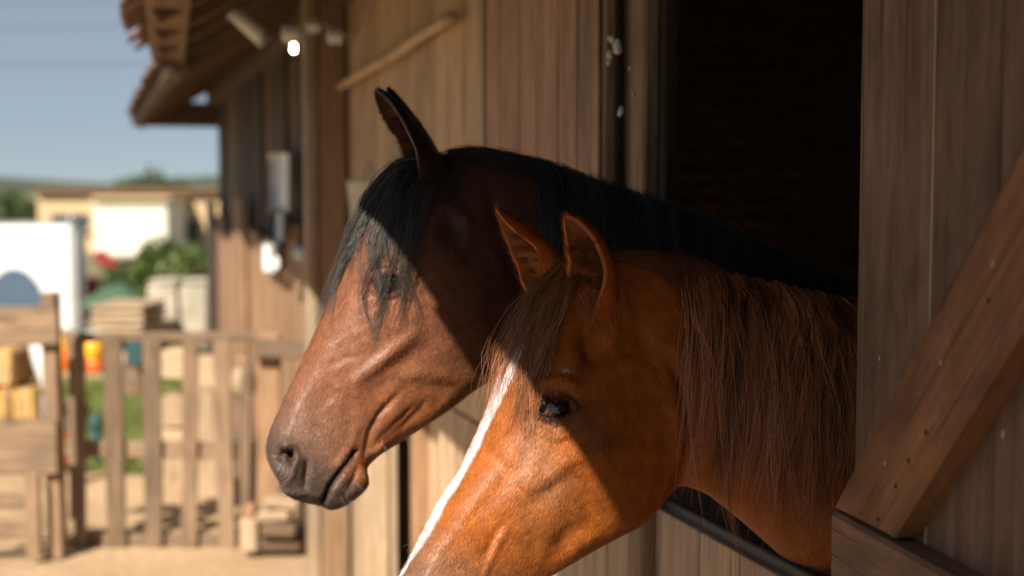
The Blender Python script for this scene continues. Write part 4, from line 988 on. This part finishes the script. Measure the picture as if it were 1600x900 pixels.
def add_eye(h, px, py, r, lift, parent):
    # the ball sits in its socket: its front stands just behind the rim of the lids
    rim = []
    for a in np.linspace(0, 2*math.pi, 24, endpoint=False):
        d = ray(px+29*math.cos(a), py+18*math.sin(a)-2.9*math.cos(a)).normalized(); q = h.bvh.ray_cast(CAM, d)
        if q[0]: rim.append(q[0])
    c0 = sum(rim, Vector())/len(rim); n = h.n; d = ray(px, py).normalized()
    Pm = CAM+d*((c0-CAM).dot(n)/d.dot(n)); k0 = (h.O-CAM).dot(n)
    c = Pm + d*(r-.0045-lift)
    for side in (1, -1):
        cc = c.copy()
        if side < 0: cc = c - n*2*((c-h.O).dot(n))
        prof = [(r*math.sin(a), -r*math.cos(a)) for a in np.linspace(.02, math.pi-.02, 28)]
        o = lathe('eye', prof, (0, 0, 0), M['eye'], parent, 36); o.location = cc; o.scale = (1.0, 1, .95)
        pts = []
        for a in np.linspace(-.15, math.pi+.15, 22):
            dd = ray(px+24.5*math.cos(a), py+12.6*math.sin(a)-2.45*math.cos(a)).normalized()
            P = CAM+dd*((Pm+n*.0015*math.sin(a)-n*.0035*abs(math.cos(a))-CAM).dot(n)/dd.dot(n))
            if side < 0: P = P-n*2*((P-h.O).dot(n))
            pts.append(P)
        tube('lower_eyelid', pts, [.0006+.0011*math.sin(math.pi*i/21) for i in range(22)], M['lid'], parent, 8)
k = NT('wet_eyelid'); k.b.inputs['Base Color'].default_value = (.03, .024, .022, 1); k.b.inputs['Roughness'].default_value = .18; M['lid'] = k.m
add_eye(chest, 866, 637, .0250, .0, ch_o); add_eye(bay, 608, 442, .0250, .0, bay_o)
def hair_obj(name, guides, parent, K=14):
    V, F, C = strands(guides, K); me = big_mesh(V, F, M['hair'], name=name); colour_attr(me, C)
    return link(bpy.data.objects.new(name, me), parent)
# chestnut forelock
rc = (.27, .105, .042)
G = []
A_ = [(888,408),(845,448),(815,498),(797,548),(782,600),(766,655)]; B_ = [(908,410),(893,452),(870,504),(853,556),(845,620),(840,700)]
for k in range(60):
    t = min(1, max(0, (k+random.random())/60)); p = lerp_poly(A_, B_, t)
    long_ = random.random() < (.22 if t < .45 else .55); cut = random.choice([5, 6]) if long_ else random.choice([3, 4, 4])
    p = [(x+random.gauss(0, 2+2.0*i), y+random.gauss(0, 4)+(random.uniform(-10, 28) if i == 5 else 0)) for i, (x, y) in enumerate(p[:cut])]
    P = chest.cast(p, [.004, .010, .012, .010, .008, .007][:cut])
    G.append((P, 13 if long_ else 22, .0045, .0038, .0012, .00040, shade(rc, .4, 1.5), .3, .5, .005))
for k in range(14):                                     # long wisps towards the eye
    p = lerp_poly(A_, B_, random.uniform(.45, 1.02)); p = [(x+random.gauss(0, 2+2.2*i), y+random.gauss(0, 4)+(random.uniform(-20, 40) if i == 5 else 0)) for i, (x, y) in enumerate(p)]
    G.append((chest.cast(p, [.004, .013, .015, .013, .011, .010]), 8, .004, .0035, .0012, .00040, shade(rc, .7, 1.5), .3, .4, .005))
for k in range(26):                                     # stray hairs blown in front of the face
    t = random.random(); p = lerp_poly([(884,412),(838,455),(806,505),(784,560),(766,620),(742,690)], B_, t*.5)
    P = chest.cast([(x+random.gauss(0, 4*i), y+random.gauss(0, 6)) for i, (x, y) in enumerate(p)], [.006, .016, .022, .020, .016, .012])
    G.append((P, 4, .006, .006, .006, .00026, rc, .3, .5, .010))
hair_obj('forelock', G, ch_o)
crest = lambda x: float(np.interp(x, [m_[0][0] for m_ in ST_CH[15:]], [m_[0][1] for m_ in ST_CH[15:]]))
G = []
for k in range(135):
    x = 1050+292*((k+random.random())/135)**.92; y = crest(x)+5
    end = random.uniform(560, 890) if x > 1110 else random.uniform(520, 800); L = end-y
    dr = random.gauss(8, 17)+(x-1180)*.03; sw = random.gauss(0, 9) if x > 1120 else 0; dr = dr if x > 1110 else abs(dr)*.4
    p = [(x, y), (x+dr*.4+4, y+L*.12), (x+dr+5+sw, y+L*.35), (x+dr+random.gauss(0, 7)-sw*.5, y+L*.65), (x+dr*.9+random.gauss(0, 10), y+L*.85), (x+dr*.8+random.gauss(0, 14), end)]
    lf_ = random.uniform(.006, .020); P = chest.cast(p, [.002, .008+lf_*.3, lf_+.004, lf_+.004, lf_+.002, lf_])
    G.append((P, 30 if x > 1140 else (16 if x > 1100 else 7), .0050, .0040, .0010, .00046, shade((.36, .112, .042), .10, 1.0)if random.random() < .5 else shade((.44, .150, .060), .6, 1.5), .35, .6, .009))
for k in range(75):                                     # thin loose strands
    x = random.uniform(1055, 1330); y = crest(x)+6; end = random.uniform(700, 885)
    P = chest.cast([(x, y), (x+random.gauss(4, 8), y+60), (x+random.gauss(6, 14), y+(end-y)*.5), (x+random.gauss(0, 18), end)], [.004, .020, .022, .018])
    G.append((P, 6, .004, .0035, .002, .00036, shade((.46, .20, .10), .6, 1.4), .3, .4, .008))
for k in range(30):                                     # short hair swept back between ear and mane
    x = random.uniform(935, 1060); y = crest(x)+3
    P = chest.cast([(x, y), (x+40, crest(x+40)+6+random.uniform(0, 6)), (x+90, crest(x+90)+16+random.uniform(0, 18)), (x+120, crest(x+120)+40+random.uniform(0, 20))], [.002, .006, .007, .005])
    G.append((P, 40, .005, .006, .004, .0003, shade((.2, .055, .018), .5, 1), .3, .5, .003))
hair_obj('mane', G, ch_o)
# bay forelock and mane
bk = (.026, .024, .025); G = []
A_ = [(668,252),(622,264),(578,312),(548,372),(522,430),(498,492)]; B_ = [(690,250),(672,292),(655,355),(644,425),(636,480),(626,550)]
C_ = [(676,250),(640,272),(602,325),(580,385),(573,450),(568,530)]
def bay_lock(p, cut, n, s1, s2, bk=bk):
    p = [(x+random.gauss(0, 1.5+1.8*i), y+random.gauss(0, 5)+(random.uniform(-25, 35) if i == 5 else 0)) for i, (x, y) in enumerate(p[:cut])]
    P = bay.cast(p, [.004, .013, .015, .012, .009, .007][:cut]); G.append((P, n, .006, s1, s2, .00044, shade(bk, .5, 1.8), .3, .5, .005))
for k in range(56): bay_lock(lerp_poly(A_, B_, (k+random.random())/56), random.choice([3, 3, 4]), 40, .0060, .0032)
for k in range(13): bay_lock(lerp_poly(A_, C_, random.uniform(0, .16)), 6, 24, .0042, .0016, (.055, .047, .042))  # long locks, here and next, coloured paler to imitate sun on them
for k in range(20): bay_lock(lerp_poly(C_, B_, random.choice([random.uniform(0, .32), random.uniform(.74, 1), random.random()])), 6, 20, .0040, .0014, (.055, .047, .042))
for k in range(6): bay_lock(lerp_poly(A_, C_, random.uniform(.16, 1)), random.choice([5, 6]), 7, .003, .002)
hair_obj('forelock', G, bay_o)
crb = lambda x: float(np.interp(x, [m_[0][0] for m_ in ST_BAY[15:]], [m_[0][1] for m_ in ST_BAY[15:]]))
G = []
for k in range(150):
    x = 838+510*(k+random.random())/150; y = crb(x)+5-6; L = random.uniform(150, 260)
    dr = random.gauss(8, 6); p = [(x, y+4), (x+dr*.4+6, y+L*.10), (x+dr+8, y+L*.35), (x+dr+8, y+L*.7), (x+dr+random.gauss(5, 6), y+L)]
    P = bay.cast(p, [.008, .014, .016, .016, .014])
    G.append((P, 40, .0085, .0080, .004, .00045, shade((.034, .036, .042), .4, 1.9), .3, .3, .005))
for k in range(46):
    x = random.uniform(688, 860); y = crb(x)
    P = bay.cast([(x, y+2), (x+35, crb(x+35)+3), (x+75, crb(x+75)+random.uniform(4, 12)), (x+110, crb(x+110)+random.uniform(10, 30))], [.004, .008, .008, .006])
    G.append((P, 40, .006, .006, .004, .0004, bk, .3, .4, .003))
hair_obj('mane', G, bay_o)

# short coat hairs lying along the skin, and tufts inside the ears
def coat_hairs(h, n, parent, lenr, seed, smax):
    r = np.random.default_rng(seed); U = int(np.searchsorted(np.cumsum(NPER), sum(NPER[:smax])))
    cu = np.cumsum([0]+NPER)[smax]
    area = np.linalg.norm(np.cross(np.gradient(h.L, axis=0), np.gradient(h.L, axis=1)), axis=-1)[:cu]; p = (area/area.sum()).ravel()
    pick = r.choice(p.size, n, p=p); i, j = np.divmod(pick, h.NV+1)
    fi, fj = r.random(n)-.5, r.random(n)-.5
    du = np.gradient(h.L, axis=0)[i, j]; dv = np.gradient(h.L, axis=1)[i, j]
    P = h.L[i, j]+du*fi[:, None]+dv*fj[:, None]; N = h.N[i, j]
    stn = np.interp(i, np.cumsum([0]+NPER), np.arange(len(NPER)+1))
    back = sm(stn, 15.5, 18.5)[:, None]
    T = -du/np.maximum(np.linalg.norm(du, axis=1, keepdims=True), 1e-9); T2 = np.array(h.B)[None]*.75+np.array((0, 0, -.65))[None]
    T = T*(1-back)+T2*back; T += dv/np.maximum(np.linalg.norm(dv, axis=1, keepdims=True), 1e-9)*(.25+.2*r.normal(size=(n, 1)))+.2*r.normal(size=(n, 3))
    T -= N*(T*N).sum(1, keepdims=True); T /= np.linalg.norm(T, axis=1, keepdims=True)
    L = r.uniform(*lenr, (n, 1)); S = np.cross(T, N); wd = r.uniform(.0003, .0006, (n, 1)); lift = r.uniform(.06, .24, (n, 1))
    C = h.Cc[:h.NU*(h.NV+1)].reshape(h.NU, h.NV+1, 3)[i, j]*np.exp(r.normal(0.04, .24, (n, 1)))*np.array((1.0, 1.06, 1.12))*np.exp(.22*vnoise(P, 210, 5, 2))[:, None]
    nn = np.array(h.n); Vs = []
    for side in (1, -1):
        V = np.stack([P-S*wd-N*.0003, P+S*wd-N*.0003, P+T*L+N*lift*L], 1)
        if side < 0:
            m = h.O; k_ = (V-np.array(m))@nn
            lat_ = 2*k_; V = (V-lat_[..., None]*nn)[:n//3]
        Vs.append(V.reshape(-1, 3))
    V = np.concatenate(Vs); C = np.concatenate([np.repeat(C, 3, 0), np.repeat(C[:n//3], 3, 0)])
    me = big_mesh(V, np.arange(len(V)).reshape(-1, 3), M['fur'], False, 'coat'); colour_attr(me, np.clip(C, 0, 1))
    o = link(bpy.data.objects.new('coat', me), parent); o['kind'] = 'stuff'
M['fur'] = hair_mat('short_coat_hair', .45, .32)
coat_hairs(chest, 240000, ch_o, (.006, .012), 71, 22); coat_hairs(bay, 140000, bay_o, (.006, .011), 72, 21)
def ear_tuft(geo, n, col, parent, seed):
    base, ctrl, tip, op, lw = geo; r = np.random.default_rng(seed); op = np.array(op)/np.linalg.norm(op); G = []
    for k_ in range(n):
        hh = r.uniform(.08, .7); c = (1-hh)**2*base+2*hh*(1-hh)*ctrl+hh*hh*tip; t = 2*(1-hh)*(ctrl-base)+2*hh*(tip-ctrl); t /= np.linalg.norm(t)
        o_ = op-t*(op@t); o_ /= np.linalg.norm(o_); s_ = np.cross(t, o_); a = r.uniform(-1.2, 1.2)
        p = c+s_*lw*.75*math.sin(a)+o_*lw*(.5-.55*math.cos(a)); q = p+t*r.uniform(.01, .03)+o_*r.uniform(.008, .022)
        G.append((np.array([p, (p+q)/2+o_*.004, q]), 9, .0025, .003, .002, .00028, shade(col, .5, 1.4), .3, .5, .002))
    return G
hair_obj('ear_hair', ear_tuft(ch_ears[0]['geo'], 110, (.17, .065, .025), ch_o, 5)+ear_tuft(ch_ears[1]['geo'], 60, (.2, .07, .02), ch_o, 6), ch_o, 6)
hair_obj('ear_hair', ear_tuft(bay_ears[0]['geo'], 70, (.06, .03, .018), bay_o, 7), bay_o, 6)
def lashes(h, px, py, parent):
    G = []
    for k_ in range(34):
        a = math.pi*(1.08+.84*k_/33); d = ray(px+25*math.cos(a), py+14*math.sin(a)-2.5*math.cos(a)).normalized(); q = h.bvh.ray_cast(CAM, ray(px+30*math.cos(a), py+19*math.sin(a)).normalized())
        if q[0] is None: continue
        P = np.array(CAM+d*(q[3]-.001)); n = np.array(h.n); out = n*.010+np.array((0, 0, -.006+.002*random.random()))-np.array(h.B)*(.004*math.cos(a))
        G.append((np.array([P, P+out*.6, P+out+np.array((0, 0, .001))]), 3, .0006, .0008, .0012, .00022, (.015, .011, .01), .2, .4, .0006))
    hair_obj('eyelashes', G, parent, 5)
lashes(chest, 866, 636, ch_o); lashes(bay, 608, 442, bay_o)

# whiskers
def whiskers(h, spots, parent, seed):
    r = random.Random(seed); G = []
    for (px, py, dx, dz) in spots:
        q = h.bvh.ray_cast(CAM, ray(px, py).normalized())
        if q[0] is None: continue
        P = np.array(q[0]); L = r.uniform(.018, .045); d = np.array(RGT)*dx+np.array((0, 0, dz))+np.array(h.n)*r.uniform(.1, .6); d = d/np.linalg.norm(d)*L
        G.append((np.array([P, P+d*.5, P+d+np.array((0, 0, -.15*L))]), 1, 0, 0, 0, .00024, (.13, .105, .09), .2, .2, .001))
    hair_obj('whiskers', G, parent, 6)['kind'] = 'stuff'
rr = random.Random(3)
whiskers(bay, [(rr.uniform(505, 572), rr.uniform(745, 785), rr.uniform(-.3, .8), rr.uniform(-1, -.2)) for _ in range(16)]+[(rr.uniform(425, 470), rr.uniform(725, 775), rr.uniform(-1, -.3), rr.uniform(-.6, .2)) for _ in range(18)]+[(rr.uniform(565, 660), rr.uniform(680, 705), .5, -1) for _ in range(10)], bay_o, 1)
whiskers(chest, [(rr.uniform(640, 700), rr.uniform(820, 890), rr.uniform(-1, -.5), rr.uniform(-.2, .5)) for _ in range(14)]+[(rr.uniform(700, 760), rr.uniform(860, 896), rr.uniform(-1, 0), rr.uniform(-.5, .5)) for _ in range(12)]+[(rr.uniform(842, 900), rr.uniform(655, 672), rr.uniform(-.6, .6), -1) for _ in range(8)], ch_o, 2)

# short hairs on the ears and round their roots
def ear_coat(geos, cols, parent, n, seed):
    r = np.random.default_rng(seed); Vs, Cs = [], []
    for (geo, kw), col in zip(geos, cols):
        ev, ef, inn, hh = ear_data(*geo, **kw); NH, NA = 36, 26; G_ = ev[:NH*NA].reshape(NH, NA, 3); gi = ev[NH*NA:].reshape(NH, NA, 3)
        N = G_-gi; N /= np.maximum(np.linalg.norm(N, axis=-1, keepdims=True), 1e-9); T = np.gradient(G_, axis=0); T /= np.maximum(np.linalg.norm(T, axis=-1, keepdims=True), 1e-9)
        S = np.gradient(G_, axis=1); du = np.gradient(G_, axis=0)
        i = r.integers(1, NH-1, n); j = r.integers(0, NA, n)
        P = G_[i, j]+du[i, j]*r.uniform(-.5, .5, (n, 1))+S[i, j]*r.uniform(-.5, .5, (n, 1)); t = T[i, j]+.25*r.normal(size=(n, 3)); nn = N[i, j]; s_ = np.cross(t, nn)
        rim = ((j < 2) | (j > NA-3))[:, None]; L = r.uniform(.005, .010, (n, 1)); wd = r.uniform(.00025, .0005, (n, 1))
        V = np.stack([P-s_*wd, P+s_*wd, P+t*L+nn*L*np.where(rim, .7, .25)], 1); Vs.append(V.reshape(-1, 3))
        c = col(np.zeros(n), hh[:NH*NA].reshape(NH, NA)[i, j], P)*np.exp(r.normal(.05, .28, (n, 1))); Cs.append(np.repeat(c, 3, 0))
    V = np.concatenate(Vs); me = big_mesh(V, np.arange(len(V)).reshape(-1, 3), M['fur'], False, 'ear_coat'); colour_attr(me, np.clip(np.concatenate(Cs), 0, 1))
    link(bpy.data.objects.new('ear_coat', me), parent)['kind'] = 'stuff'
ear_coat([(q['geo'], q['kw']) for q in ch_ears], [q['col'] for q in ch_ears], ch_o, 9000, 91)
ear_coat([(q['geo'], q['kw']) for q in bay_ears], [q['col'] for q in bay_ears], bay_o, 7000, 92)

# soft hair over the roots of the near ears
def ear_root(h, pts, col, parent, seed):
    G = []; r = random.Random(seed)
    for (px, py) in pts:
        for k_ in range(7):
            x, y = px+r.gauss(0, 6), py+r.gauss(0, 6); a = r.gauss(0, .35)
            P = h.cast([(x, y), (x+8+10*a, y+14), (x+12+22*a, y+30)], [.011, .008, .002]); G.append((P, 26, .0035, .0035, .002, .00034, shade(col, .65, 1.25), .25, .5, .002))
    hair_obj('ear_root_hair', G, parent, 6)
ear_root(chest, [(918, 462), (928, 472), (938, 482), (948, 482), (956, 472), (962, 460)], (.38, .102, .017), ch_o, 3)
ear_root(bay, [(668, 268), (680, 276), (692, 280), (702, 272)], (.045, .024, .017), bay_o, 4)
